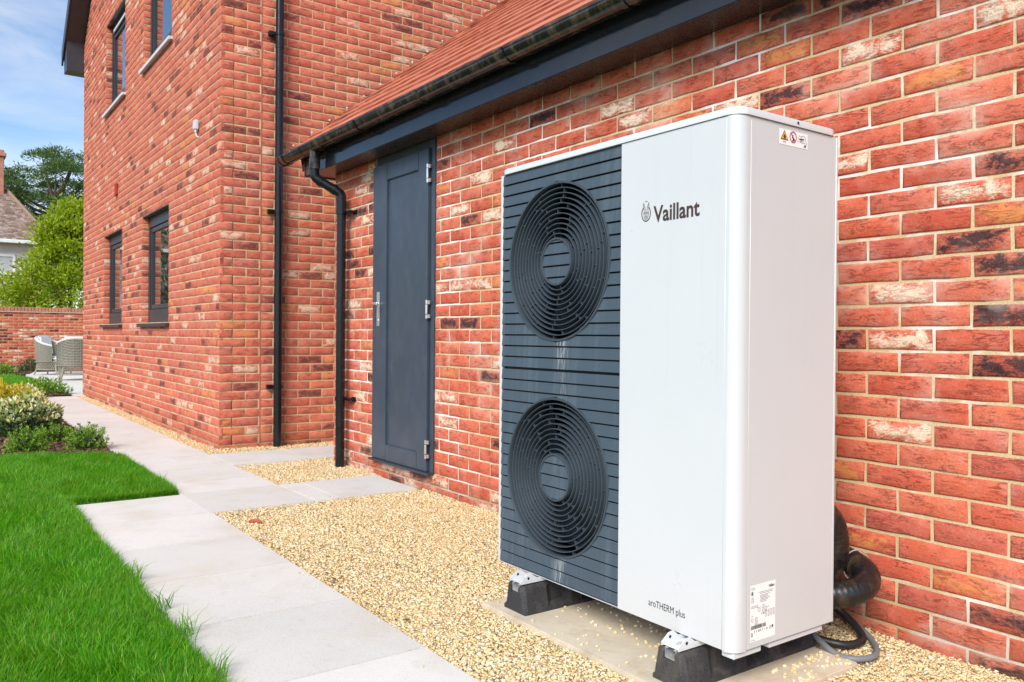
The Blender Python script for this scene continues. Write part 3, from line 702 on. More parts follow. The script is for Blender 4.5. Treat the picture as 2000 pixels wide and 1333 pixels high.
for zb in (.50, 1.875):
    b = MB(); b.tube([(PX, PY, zb-.012), (PX, PY, zb+.012)], .0405, 20); b.rbox((-.060, PY-.105, zb-.010), (-.012, PY+.075, zb+.010), .003); b.rbox((-.014, PY-.11, zb-.016), (-.0015, PY-.055, zb+.016), .003)
    b.build('pipe_bracket', M['pipe'], dp, True)
# roof
roof = link('roof', None, ext); PITCH = R_(39.5); EX, EZ = FX-.030, 2.405
sl = np.array([math.cos(PITCH), 0, math.sin(PITCH)]); nrm = np.array([-math.sin(PITCH), 0, math.cos(PITCH)])
rb = MB(); e0 = np.array([EX+.03, 0, EZ-.035]); e1 = e0+sl*3.6
rb.prism([(e0[0], e0[2]), (e1[0], e1[2]), (e1[0], e1[2]-.14), (e0[0]+.02, e0[2]-.12)], 1, -2.2, YV-.02); rb.build('roof_deck', M['upvc'], roof)
def tile_mesh(seed):
    r = np.random.default_rng(seed); W, Lg, T = .262, .285, .0165
    nx = 3; V = []
    for side in (0, 1):
        for iy in range(2):
            for ix in range(nx+1):
                x = -W/2+W*ix/nx; y = Lg*iy; camb = .0016*(1-(2*ix/nx-1)**2)
                V.append((x+r.normal(0, .0006), y+r.normal(0, .0012)*(iy == 0), camb+r.normal(0, .0004)-(T if side else 0)))
    q = nx+1; F = []
    for ix in range(nx):
        F.append((ix, ix+1, q+ix+1, q+ix)); F.append((2*q+q+ix, 2*q+q+ix+1, 2*q+ix+1, 2*q+ix)); F.append((2*q+ix, 2*q+ix+1, ix+1, ix))
    F.append((0, q, 3*q, 2*q)); F.append((nx, 2*q+nx, 3*q+nx, q+nx))
    me = bpy.data.meshes.new('roof_tile'); me.from_pydata(V, [], F); me.update(); return me
tms = [tile_mesh(i) for i in range(8)]
for t_ in tms: t_.materials.append(M['tile'])
tl_specs = []
for row in range(18):
    base = np.array([EX, 0, EZ])+sl*(.1945*row-.02)+nrm*.002
    yv = YV+.03; off = 0 if row % 2 == 0 else -.132
    y = yv-.131
    first = True
    n = 0
    while y > -2.2:
        tl_specs.append((base+np.array([0, y+off*(0 if n == 0 else 1)+ (0), 0])+nrm*random.gauss(0, .001), n == 0 and row % 2 == 1)); y -= .2645; n += 1
Cc = np.array([t[0] for t in tl_specs]); u_, v_, z_ = project(Cc)
okk = (u_ > 0) & (u_ < 1300) & (v_ > -5) & (v_ < 330); score = np.where(okk, 1/z_, -1); top300 = set(np.argsort(-score)[:300].tolist())
tilt_m = -math.atan(.0125/.1945)
jv, jf, cnt = [], [], 0
for i, (b, half) in enumerate(tl_specs):
    # local x -> -Y, local y -> up the slope, local z -> roof normal
    A = Matrix(((0, sl[0], nrm[0], b[0]), (-1, 0, 0, b[1]), (0, sl[2], nrm[2], b[2]), (0, 0, 0, 1))) @ Matrix.Rotation(tilt_m+random.gauss(0, .0025), 4, 'X') @ Matrix.Rotation(random.gauss(0, .003), 4, 'Z') @ Matrix.Translation((0, 0, .014+.0165))
    me = random.choice(tms)
    if i in top300 and score[i] > 0:
        o = link('roof_tile', me, roof); o.matrix_local = A
    else:
        tv = np.array([v.co[:] for v in me.vertices]); An = np.array(A)
        jv.append(tv@An[:3, :3].T+An[:3, 3]); jf += [tuple(cnt+q for q in p.vertices) for p in me.polygons]; cnt += len(tv)
me = bpy.data.meshes.new('tiling'); me.from_pydata(np.concatenate(jv).tolist(), [], jf); me.update()
link('tiling', me, roof, M['tile'])['kind'] = 'stuff'
for row in range(0, 17):                       # verge clips poking out at the tile ends
    b = np.array([EX, YV+.034, EZ])+sl*(.1945*row+.03)+nrm*.046
    MB().rbox(tuple(b-.006), tuple(b+.006), .002, 1).build('verge_clip', M['sill_l'], roof)

# ================================================================== TALL HOUSE
HX, HY, HY2 = -.576, 5.56, 12.80              # corner of the long face (-X) and the end face (-Y)
HT = 5.40
house = thing('main_house', 'tall red brick house with dark framed windows and an anthracite downpipe', 'house')
WIN = [(7.33, 8.59, 1.0875, 2.2875), (9.74, 11.00, 1.0875, 2.2875), (7.25, 8.55, 3.9375, 5.1375), (9.60, 10.90, 3.9375, 5.1375)]
# backing walls (mortar) built round the openings
wl = MB(); D = .10
ysplit = sorted({HY+.0046, HY2, *[a for w_ in WIN for a in w_[:2]]}); zsplit = sorted({-.15, HT, *[a for w_ in WIN for a in w_[2:]]})
for a, b in zip(ysplit, ysplit[1:]):
    for c, d in zip(zsplit, zsplit[1:]):
        if any(w_[0] <= a and b <= w_[1] and w_[2] <= c and d <= w_[3] for w_ in WIN): continue
        wl.box((HX+.0046, a, c), (HX+.0046+D, b, d))
apex = (HY+HY2)/2
wl.prism([(HY+.004, HT), (HY2, HT), (apex, HT+(apex-HY)*.84)], 0, HX+.0046, HX+.0046+D)
face = wl.build('wall', M['mortar'], house)
sidew = MB().box((HX+.012+D, HY+.0046, -.15), (6.5, HY+.12, HT)).build('wall', M['mortar'], house)
MB().box((HX+.012+D, HY2-.12, -.15), (6.5, HY2-.004, HT)).build('wall', M['mortar'], house)
sp_f, sp_s = [], []
for k in range(-1, 112):
    z = .075*k-.001
    if z > HT:
        iy = (z+.03-HT)/.84
        if HY+iy < HY2-iy-.1:
            for c, l in course(HY+iy, HY2-iy, HY-.0055+(.1125 if k % 2 == 0 else 0), []): sp_f.append(((HX-.0005, c, z), -math.pi/2, l))
        continue
    holes = [(w_[0], w_[1]) for w_ in WIN if w_[2] < z < w_[3]]
    even = k % 2 == 0
    # long face: header and stretcher alternate at the quoin
    for c, l in course(HY-.0005, HY2, HY-.0055+(.1125 if even else 0), holes): sp_f.append(((HX-.0005, c, z), -math.pi/2, l))
    for w_ in WIN:                              # reveals
        if w_[2] < z < w_[3]: sp_f.append(((HX+.0515, w_[1]-.0045, z), 0, .098)); sp_f.append(((HX+.0515, w_[0]+.0045, z), math.pi, .100))
    J = HX+.342                                 # movement joint
    for c, l in course(HX+.0005, J-.004, HX-.0055+(0 if even else .1125), []): sp_s.append(((c, HY-.0005, z), 0, l))
    for c, l in course(J+.008, 5.2, J+.003+(.1125 if even else 0), []): sp_s.append(((c, HY-.0005, z), 0, l))
lay_bricks(sp_f, M['brick'], face, 300)
lay_bricks(sp_s, M['brick'], sidew, 300)
MB().rbox((HX+.339, HY-.001, -.1), (HX+.349, HY+.02, HT), .002).build('movement_joint', M['sealant'], house)
for i, (a, b, c, d) in enumerate(WIN):
    wn = link('window', None, house); xf = HX+.072; f = MB(); fw = .075
    f.rbox((xf, a+.002, c), (xf+.07, a+fw, d), .004); f.rbox((xf, b-fw, c), (xf+.07, b-.002, d), .004); f.rbox((xf, a+fw-.001, d-fw-.05), (xf+.069, b-fw+.001, d-.002), .004); f.rbox((xf, a+fw-.001, c+.002), (xf+.069, b-fw+.001, c+.15), .004)
    f.build('frame', M['frame'], wn, True)
    s = MB(); q = fw+.006; q2 = .05
    s.rbox((xf+.012, a+q, c+.155), (xf+.06, a+q+q2, d-fw-.055), .004); s.rbox((xf+.012, b-q-q2, c+.155), (xf+.06, b-q, d-fw-.055), .004); s.rbox((xf+.012, a+q+q2-.001, c+.155), (xf+.059, b-q-q2+.001, c+.155+q2), .004); s.rbox((xf+.012, a+q+q2-.001, d-fw-.055-q2), (xf+.059, b-q-q2+.001, d-fw-.055), .004)
    s.build('sash', M['frame'], wn, True)
    MB().box((xf+.030, a+q+q2-.005, c+.15+q2), (xf+.036, b-q-q2+.005, d-fw-.05-q2)).build('pane', M['glass'], wn)
    MB().prism([(HX+.10, c-.002), (HX-.045, c-.010), (HX-.045, c-.045), (HX-.035, c-.045), (HX-.035, c-.038), (HX+.10, c-.030)], 1, a-.06, b+.03).build('sill', M['frame'] if i < 2 else M['sill_l'], wn)
    MB().box((xf+.075, a, c), (xf+.08, b, d)).build('backing', M['black_void'], wn)
    MB().rbox((HX+.006, a+.003, d-.010), (HX+.070, b-.003, d-.001), .002).build('lintel', M['soffit'], wn)
    if i == 3: MB().rbox((xf-.016, a+.2, d-fw-.052), (xf-.001, b-.2, d-fw-.012), .004).build('trickle_vent', M['sill_l'], wn, True)
# gable roof with boxed verge
gr = link('roof', None, house); tp_ = .84; ov = .27; za = HT+.05+(apex-HY)*tp_
def gable(x0, x1, dz0, dz1, ext_):
    return [(HY-ext_, HT+.05-ext_*tp_+dz0), (apex, za+dz0), (HY2+ext_, HT+.05-ext_*tp_+dz0), (HY2+ext_, HT+.05-ext_*tp_+dz1), (apex, za+dz1), (HY-ext_, HT+.05-ext_*tp_+dz1)], x0, x1
pl, a, b = gable(HX-ov+.026, 6.6, .16, .21, .34); m = MB(); m.prism(pl, 0, a, b); m.build('covering', M['tile'], gr)
pl, a, b = gable(HX-ov+.03, HX-.001, .0, .155, .28); m = MB(); m.prism(pl, 0, a, b); m.build('boxed_verge', M['frame'], gr)
pl, a, b = gable(HX-ov, HX-ov+.024, -.01, .215, .35); m = MB(); m.prism(pl, 0, a, b); m.build('bargeboard', M['frame'], gr)
m = MB(); m.prism([(HY2-.001, HT-.40), (HY2+.28, HT-.40), (HY2+.28, HT-.19), (HY2+.10, HT+.0), (HY2-.001, HT+.05)], 0, HX-ov+.03, 6.5); m.build('eaves_box', M['frame'], gr)
MB().tube([(HX-ov+.02, HY2+.35, HT-.12), (6.5, HY2+.35, HT-.12)], .055, 12).build('far_gutter', M['upvc_b'], gr, True)
# downpipe on the end wall
hp = link('downpipe', None, house); HPX, HPY = -.098, HY-.062
MB().tube([(HPX, HPY, -.02), (HPX, HPY, HT)], .034, 24).build('pipe', M['pipe'], hp, True)
for zb in (.52, 2.03, 3.56):
    b = MB(); b.tube([(HPX, HPY, zb-.014), (HPX, HPY, zb+.014)], .0405, 20); b.rbox((HPX-.085, HPY+.015, zb-.018), (HPX-.035, HY-.0015, zb+.018), .003); b.rbox((HPX-.06, HPY+.01, zb-.012), (HPX+.05, HPY+.045, zb+.012), .003)
    b.build('pipe_bracket', M['pipe'], hp, True)
for zb in (1.28, 3.48): MB().tube([(HPX, HPY, zb-.045), (HPX, HPY, zb+.045)], .0375, 24).build('pipe_socket', M['pipe'], hp, True)
ab = MB(); ab.rbox((HX-.004, 6.93, .115), (HX+.03, 7.14, .18), .002)
abo = ab.build('air_brick', M['terracotta'], house)
for r_ in range(3):
    for c__ in range(7): MB().box((HX-.0052, 6.945+c__*.027, .123+r_*.018), (HX-.0042, 6.963+c__*.027, .135+r_*.018)).build('air_hole', M['black_void'], abo)
# small things on the long face
al = thing('wall_box', 'small red plastic box fixed high on the long brick face', 'wall box', loc=(HX, 10.06, 2.81))
MB().rbox((-.030, -.045, -.075), (-.001, .045, .075), .006).build('box', M['red'], al, True); MB().rbox((-.036, -.03, -.092), (-.008, .03, -.072), .004).build('lower_lip', M['red'], al, True)
se = thing('wall_sensor', 'small white outdoor sensor with a cable on the long brick face', 'sensor', loc=(HX, 6.245, 2.84))
MB().rbox((-.042, -.032, -.035), (-.001, .032, .055), .008).build('housing', M['white_trim'], se, True); MB().tube([(-.02, 0, -.035), (-.02, 0, -.055)], .014, 12).build('gland', M['galv'], se, True)
MB().tube(smooth_path([(-.02, 0, -.055), (-.02, -.003, -.075), (-.015, -.02, -.095), (-.002, -.035, -.105)], 5), .006, 8).build('cable', M['white_trim'], se, True)

# ================================================================== HEAT PUMP
XF, XB, ZB, ZT = -.827, -.374, .132, 1.572
hpump = thing('heat_pump', 'large white and dark grey air source heat pump with two round fan grilles', 'heat pump', loc=(0, 0, 0))
front = MB().rbox((XF, .0395, ZB), (XF+.02, .4485, ZT), .0012, 1).build('front_panel', M['white'], hpump, True)
MB().rbox((XF+.001, 1.0875, ZB), (XF+.02, 1.100, ZT), .0012, 1).build('edge_strip', M['white'], hpump, True)
oc = [(XF, .0385), (XF, .030)] + [(XF+.040-.040*math.cos(a), .034-.034*math.sin(a)) for a in np.linspace(.1, math.pi/2, 12)] + [(XF+.051, 0.0)]
ic = [(XF+.051, .003), (XF+.042, .003)] + [(XF+.040-.037*math.cos(a), .034-.031*math.sin(a)) for a in np.linspace(math.pi/2, .1, 12)] + [(XF+.003, .0385)]
MB().prism(oc+ic, 2, ZB-.002, ZT).build('corner_column', M['white'], hpump, True)
side = MB().rbox((XF+.0525, 0, ZB), (XB-.009, .02, ZT), .0012, 1).build('side_panel', M['white'], hpump, True)
MB().rbox((XB-.0085, -.0015, ZB), (XB, .02, ZT), .0015, 1).build('rear_strip', M['white'], hpump, True)
MB().box((XF+.021, 1.08, ZB), (XB, 1.0995, ZT)).build('far_side_panel', M['white'], hpump)
MB().box((XB-.012, .021, ZB), (XB-.001, 1.079, ZT)).build('back_panel', M['white'], hpump)
MB().box((XF+.012, .012, ZB-.004), (XB-.003, 1.09, ZB-.0005)).build('base_plate', M['white_trim'], hpump)
# top cap with rounded corners
def rrect(x0, x1, y0, y1, r, n=8):
    o = []
    for cx, cy, a in ((x1-r, y1-r, 0), (x0+r, y1-r, 90), (x0+r, y0+r, 180), (x1-r, y0+r, 270)): o += arc(cx, cy, r, R_(a), R_(a+90), n)
    return o
cap = MB(); lv = [(0.0, ZT+.0012), (0.0, ZT+.017), (.0012, ZT+.0198), (.0045, ZT+.0215)]; rings = []
vs_, fs_ = [], []
for ins, z in lv: vs_ += [(x, y, z) for x, y in rrect(XF-.004+ins, XB+.003-ins, -.005+ins, 1.1045-ins, .046-ins)]
n = len(vs_)//len(lv)
for i in range(len(lv)-1): fs_ += [(i*n+k, i*n+(k+1) % n, (i+1)*n+(k+1) % n, (i+1)*n+k) for k in range(n)]
fs_ += [tuple(range(n))[::-1], tuple((len(lv)-1)*n+k for k in range(n))]
cap.add(vs_, fs_); capo = cap.build('top_cap', M['white_trim'], hpump, True)
MB().tube([(-.576, -.0065, ZT+.011), (-.576, -.0045, ZT+.011)], .004, 8).build('screw', M['black_void'], capo)
# louvred fan panel
PY0, PY1, CY = .4495, 1.0865, .769
FANS = [1.231, .4925]; RC, RH = .268, .075
fp = link('fan_panel', None, hpump)
def half(z, r, cz): return math.sqrt(max(0, r*r-(z-cz)**2))
def strips(profile, fn):
    """profile: (x,z) points; fn(z)->list of (y0,y1) intervals, same count for every z"""
    m = MB(); k = len(fn(profile[0][1]))
    for q in range(k):
        vs2 = []
        for x, z in profile:
            a, b = fn(z)[q]; vs2 += [(x, b, z), (x, a, z)]
        m.add(vs2, [(2*i, 2*i+1, 2*i+3, 2*i+2) for i in range(len(profile)-1)])
    return m
def slat_profile(zb, zt, n=6):
    return [(XF+.016, zb)] + [(XF+.0005+.0045*(i/n), zb+(zt-zb)*i/n) for i in range(n+1)] + [(XF+.016, zt)]
for hlf, (za_, zb_) in enumerate([(.858, ZT-.003), (ZB+.003, .854)]):
    cz = FANS[hlf]; ns = 18; pt = (zb_-za_)/ns
    for i in range(ns):
        lo, hi = za_+i*pt+.0055, za_+(i+1)*pt
        touches = any(half(z, RC+.004, cz) > 0 for z in np.linspace(lo, hi, 7))
        fn = (lambda z, cz=cz: [(PY0, CY-half(z, RC+.004, cz)), (CY+half(z, RC+.004, cz), PY1)]) if touches else (lambda z: [(PY0, PY1)])
        for q in range(2 if touches else 1): strips(slat_profile(lo, hi), lambda z, fn=fn, q=q: fn(z)[q:q+1]).build('slat', M['panel'], fp)
        if lo < cz+RH and hi > cz-RH:
            lo2, hi2 = max(lo, cz-RH+.0005), min(hi, cz+RH-.0005)
            if hi2-lo2 > .004:
                strips(slat_profile(lo2, hi2), lambda z, cz=cz: [(CY-half(z, RH, cz), CY+half(z, RH, cz))]).build('hub_slat', M['panel'], fp)
# backing plate with the two round openings
zz = np.linspace(ZB, ZT, 181); bk = MB()
def bfn(z):
    cz = min(FANS, key=lambda c: abs(c-z)); h = half(z, RC+.002, cz); return [(PY0, CY-h), (CY+h, PY1)]
bko = strips([(XF+.0165, z) for z in zz], bfn).build('backing_plate', M['black_void'], fp)
for cz in FANS:
    gl = link('fan_grille', None, hpump)
    def ring(r0, r1, x0, x1, name, mat, nseg=88, bev=0.0):
        m = MB(); vs2, fs2 = [], []
        pr = [(r0, x1), (r0, x0+bev), (r0+bev*.6, x0), (r1-bev*.6, x0), (r1, x0+bev), (r1, x1)]
        k = len(pr)
        for i in range(nseg):
            a = 2*math.pi*i/nseg
            for r, x in pr: vs2.append((x, CY+r*math.cos(a), cz+r*math.sin(a)))
        for i in range(nseg):
            j = (i+1) % nseg
            for q in range(k): fs2.append((i*k+q, i*k+(q+1) % k, j*k+(q+1) % k, j*k+q))
        m.add(vs2, fs2); return m.build(name, mat, gl, True)
    ring(RC-.003, RC+.005, XF-.001, XF+.036, 'rim', M['grille'], 96, .0015)
    radii = np.linspace(RH+.004, RC+.001, 12)
    for i, r in enumerate(radii[:-1]):
        ring(r-.0017 if i else r-.0040, r+.0017 if i else r+.0030, XF-.0005+(.0075 if 0 < i else 0), XF+.032, 'grille_ring', M['grille'], 80, .0009)
    sp = MB()
    for i, (ra, rb_) in enumerate(zip(radii, radii[1:])):
        nsp = 6+int(i*.6); ph = random.uniform(0, 1)
        for q in range(nsp):
            a = 2*math.pi*(q+ph+random.uniform(-.12, .12))/nsp
            d, t_ = Vector((0, math.cos(a), math.sin(a))), Vector((0, -math.sin(a), math.cos(a)))*.0012
            c0, c1 = Vector((0, CY, cz))+d*ra, Vector((0, CY, cz))+d*rb_
            vs2 = [c0-t_, c0+t_, c1+t_, c1-t_]; x0, x1 = XF+.011, XF+.026
            sp.add([(x0, v.y, v.z) for v in vs2]+[(x1, v.y, v.z) for v in vs2], [(0, 1, 2, 3), (7, 6, 5, 4), (0, 4, 5, 1), (1, 5, 6, 2), (2, 6, 7, 3), (3, 7, 4, 0)])
    sp.build('grille_spokes', M['grille'], gl)['kind'] = 'stuff'
    MB().tube([(XF+.0162, CY, cz), (XF+.020, CY, cz)], RH, 40).build('hub_backing', M['black_void'], gl)
    sh = MB(); nseg = 64; vs2 = [(x, CY+RC*math.cos(2*math.pi*k/nseg), cz+RC*math.sin(2*math.pi*k/nseg)) for x in (XF+.02, XF+.21) for k in range(nseg)]
    sh.add(vs2, [(k, (k+1) % nseg, nseg+(k+1) % nseg, nseg+k) for k in range(nseg)]+[tuple(range(nseg, 2*nseg))]); sh.build('fan_shroud', M['black_void'], gl, True)
    fb = MB()
    for q in range(3):
        a0 = q*2*math.pi/3+.4; P = []
        for i in range(9):
            r = .06+.195*i/8
            for j in range(5):
                a = a0+(j/4-.5)*(1.1-.35*i/8)+.35*i/8; P.append((XF+.10-.04*(j/4-.5), CY+r*math.cos(a), cz+r*math.sin(a)))
        fb.add(P, [(i*5+j, i*5+j+1, i*5+j+6, i*5+j+5) for i in range(8) for j in range(4)])
    fb.tube([(XF+.06, CY, cz), (XF+.14, CY, cz)], .065, 24); fb.build('fan_rotor', M['grille'], gl, True)
# rails under the cabinet
for (a, b) in ((-.815, -.700), (-.664, -.415)): MB().rbox((a, .008, .112), (b, .05, ZB-.005), .002).build('base_rail', M['white_trim'], hpump, True)
MB().rbox((-.72, 1.00, .112), (-.415, 1.045, ZB-.005), .002).build('base_rail', M['white_trim'], hpump, True)

# printing
FRONT = Matrix(((0, 0, -1, XF), (-1, 0, 0, 0), (0, 1, 0, 0), (0, 0, 0, 1)))        # text x -> -Y, y -> Z
SIDE = Matrix(((1, 0, 0, 0), (0, 0, -1, 0), (0, 1, 0, 0), (0, 0, 0, 1)))
def text(body, width, x, y, base, mat, name, parent, height=None, offset=0.0, lift=.0008, shear=0):
    cu = bpy.data.curves.new('lettering', 'FONT'); cu.body = body; cu.size = 1; cu.offset = offset; cu.resolution_u = 4
    o = bpy.data.objects.new('lettering', cu); COL.objects.link(o)
    bpy.context.view_layer.update()
    me = bpy.data.meshes.new_from_object(o.evaluated_get(bpy.context.evaluated_depsgraph_get())); bpy.data.objects.remove(o); bpy.data.curves.remove(cu)
    co = np.array([v.co[:] for v in me.vertices]); w0 = np.ptp(co[:, 0]); k = width/w0; kz = k if height is None else height/co[:, 1].max()
    for v in me.vertices: v.co = Vector(((v.co.x-co[:, 0].min())*k, v.co.y*kz, 0))
    me.materials.clear()
    o = link(name, me, parent, mat); o.matrix_local = base @ Matrix.Translation((x, y, lift)); return o
class Ink:
    """flat printed marks in a plane (x right, y up, metres)"""
    def __init__(s): s.m = MB()
    def rect(s, x0, y0, x1, y1): s.m.add([(x0, y0, 0), (x1, y0, 0), (x1, y1, 0), (x0, y1, 0)], [(0, 1, 2, 3)]); return s
    def poly(s, pts): s.m.add([(x, y, 0) for x, y in pts], [tuple(range(len(pts)))]); return s
    def line(s, pts, wd, closed=False):
        n = len(pts); vs2 = []
        wds = wd if hasattr(wd, '__len__') else [wd]*n
        for i in range(n):
            a = pts[(i-1) % n] if (closed or i) else pts[0]; b = pts[(i+1) % n] if (closed or i < n-1) else pts[-1]
            dx, dy = b[0]-a[0], b[1]-a[1]; l = math.hypot(dx, dy) or 1; h = wds[i]/2
            vs2 += [(pts[i][0]-dy/l*h, pts[i][1]+dx/l*h, 0), (pts[i][0]+dy/l*h, pts[i][1]-dx/l*h, 0)]
        s.m.add(vs2, [(2*i, 2*i+1, 2*((i+1) % n)+1, 2*((i+1) % n)) for i in range(n if closed else n-1)]); return s
    def build(s, name, mat, parent, base, x, y, lift=.0008):
        o = s.m.build(name, mat, parent); o.matrix_local = base @ Matrix.Translation((x, y, lift)); return o
text('Vaillant', .178, -.309, 1.316, FRONT, M['ink'], 'lettering', front, height=.046, offset=.022)
text('aroTHERM plus', .143, -.314, .180, FRONT, M['ink2'], 'lettering', front, height=.020, offset=.0)
# round emblem: hare's head with long ears in an egg-shaped ring
em = Ink(); W_, H_ = .0180, .0235
ring_pts = [(W_*math.sin(a), -.002-H_*math.cos(a)*(1.0 if math.cos(a) > 0 else .90)) for a in np.linspace(-2.55, 2.55, 40)]
em.line(ring_pts, .0030)
for s in (-1, 1):
    em.line([(s*.0025, .003), (s*.0040, .012), (s*.0085, .024), (s*.0115, .031), (s*.0120, .022), (s*.0100, .012), (s*.0080, .006)], [.0012, .0018, .0018, .0010, .0018, .0016, .0012])
    em.line([(s*.0080, .006), (s*.0095, -.003), (s*.0080, -.012), (s*.0040, -.019), (s*.0012, -.021)], [.0016, .0022, .0018, .0016, .0012])
    em.line([(s*.0078, -.001), (s*.0055, .0005), (s*.0034, -.0015), (s*.0058, -.0030)], .0016)
    em.line([(s*.0018, .003), (s*.0020, -.005), (s*.0030, -.012)], .0014)
    em.line([(s*.0010, -.0145), (s*.0038, -.0165), (s*.0058, -.0150)], .0012)
em.poly([(-.0022, -.0105), (.0022, -.0105), (0, -.0140)]); em.line([(0, -.014), (0, -.017)], .0012); em.line([(-.006, .0325), (0, .0345), (.006, .0325)], .0014)
em.build('emblem', M['ink'], front, FRONT, -.339, 1.347)
# warning sticker high on the side panel
st = Ink().rect(0, 0, .131, .043).build('warning_sticker', M['paper'], side, SIDE, -.655, 1.5155, .0006)
Ink().poly([(.006, .013), (.041, .013), (.0235, .041)]).build('warning_triangle', M['ink2'], side, SIDE, -.655, 1.5155, .0009)
Ink().poly([(.0098, .0153), (.0372, .0153), (.0235, .0372)]).build('warning_triangle_field', M['orange'], side, SIDE, -.655, 1.5155, .0012)
k = Ink(); k.poly([(.0195, .018), (.0275, .018), (.0285, .0225), (.0250, .0305), (.0240, .0265), (.0215, .0285), (.0185, .0225)]); k.rect(.0175, .0163, .0295, .0172); k.rect(.017, .0065, .030, .0072); k.rect(.017, .0085, .030, .0092); k.rect(.017, .0065, .018, .0092)
k.line([(.062-.008+.003, .022), (.060, .030), (.064, .031)], .0022); k.line([(.0555, .0335), (.0665, .017)], .0022); k.poly([(.058, .015), (.066, .015), (.062, .022)])
k.line([(.084, .0165), (.090, .035), (.1005, .031), (.101, .0335), (.112, .036), (.118, .032), (.125, .012), (.114, .017), (.1015, .0150), (.0975, .0175)], .0011, True); k.line([(.1005, .031), (.0985, .0175)], .001); k.line([(.090, .0245), (.113, .0265)], .0030); k.line([(.0945, .0205), (.111, .0215)], .0012)
k.rect(.110, .004, .123, .0048); k.rect(.114, .006, .1225, .0105)
k.build('sticker_print', M['ink2'], side, SIDE, -.655, 1.5155, .0015)
pr = Ink(); pr.line([(.062+.0145*math.cos(a), .026+.0145*math.sin(a)) for a in np.linspace(0, 2*math.pi, 29)[:-1]], .0030, True); pr.line([(.0525, .036), (.0715, .016)], .0026); pr.build('prohibition_ring', M['redm'], side, SIDE, -.655, 1.5155, .0018)
# type plate low on the side panel
LX, LZ = -.760, .149
Ink().rect(0, 0, .109, .155).build('type_plate', M['paper'], side, SIDE, LX, LZ, .0006)
tp2 = Ink(); rr = random.Random(3)
def words_line(x0, x1, y, h):
    x = x0
    while x < x1:
        l = rr.uniform(.002, .008); tp2.rect(x, y, min(x+l, x1), y+h); x += l+.0012
for q in range(2): words_line(.004, .020, .146-q*.004, .0012)
tp2.rect(.004, .127, .0055, .137); tp2.rect(.0065, .127, .0072, .137); tp2.rect(.008, .127, .012, .137)
for q in range(4): words_line(.004, .016, .120-q*.0042, .0011)
words_line(.034, .102, .131, .0011); words_line(.042, .098, .127, .0011)
for q in range(6): words_line(.042, rr.uniform(.06, .088), .122-q*.0036, .0012)
for q in range(2): words_line(.004, .034, .096-q*.004, .0012)
for q in range(6): words_line(.05, rr.uniform(.062, .082), .094-q*.0038, .0011)
for q in range(4): words_line(rr.uniform(.026, .034), .045, .090-q*.004, .001)
for q in range(6):
    words_line(.020, rr.uniform(.030, .036), .064-q*.0036, .0012)
    for c in range(4): words_line(.064+c*.0115, .064+c*.0115+.008, .077-q*.0034, .0011)
tp2.rect(.056, .069, .0605, .0735); words_line(.046, .054, .071, .0012); words_line(.004, .012, .070, .0012)
tp2.line([(.009+.0045*math.cos(a), .060+.0045*math.sin(a)) for a in np.linspace(0, 2*math.pi, 13)[:-1]], .0010, True)
x = .004
while x < .066:                                   # bar code
    bw = rr.choice((.0006, .0009, .0015, .0021)); tp2.rect(x, .034, x+bw, .0445); x += bw+rr.choice((.0005, .0008, .0012))
for q in range(7): tp2.rect(.018+q*.0088, .024, .018+q*.0088+rr.uniform(.0012, .0042), .030)
tp2.line([(.084, .0235), (.0835, .030), (.0895, .0315), (.0905, .024)], .0016, True); tp2.line([(.005, .016), (.005, .022), (.0075, .0255), (.011, .022), (.011, .016)], .0022, True); words_line(.003, .022, .004, .0012); tp2.rect(.0935, .025, .1000, .0325)
tp2.build('type_plate_print', M['ink2'], side, SIDE, LX, LZ, .0010)
text('Vaillant', .026, LX+.078, LZ+.1395, SIDE, M['ink2'], 'type_plate_lettering', side, height=.0075, offset=.03, lift=.0010)
tp2 = None

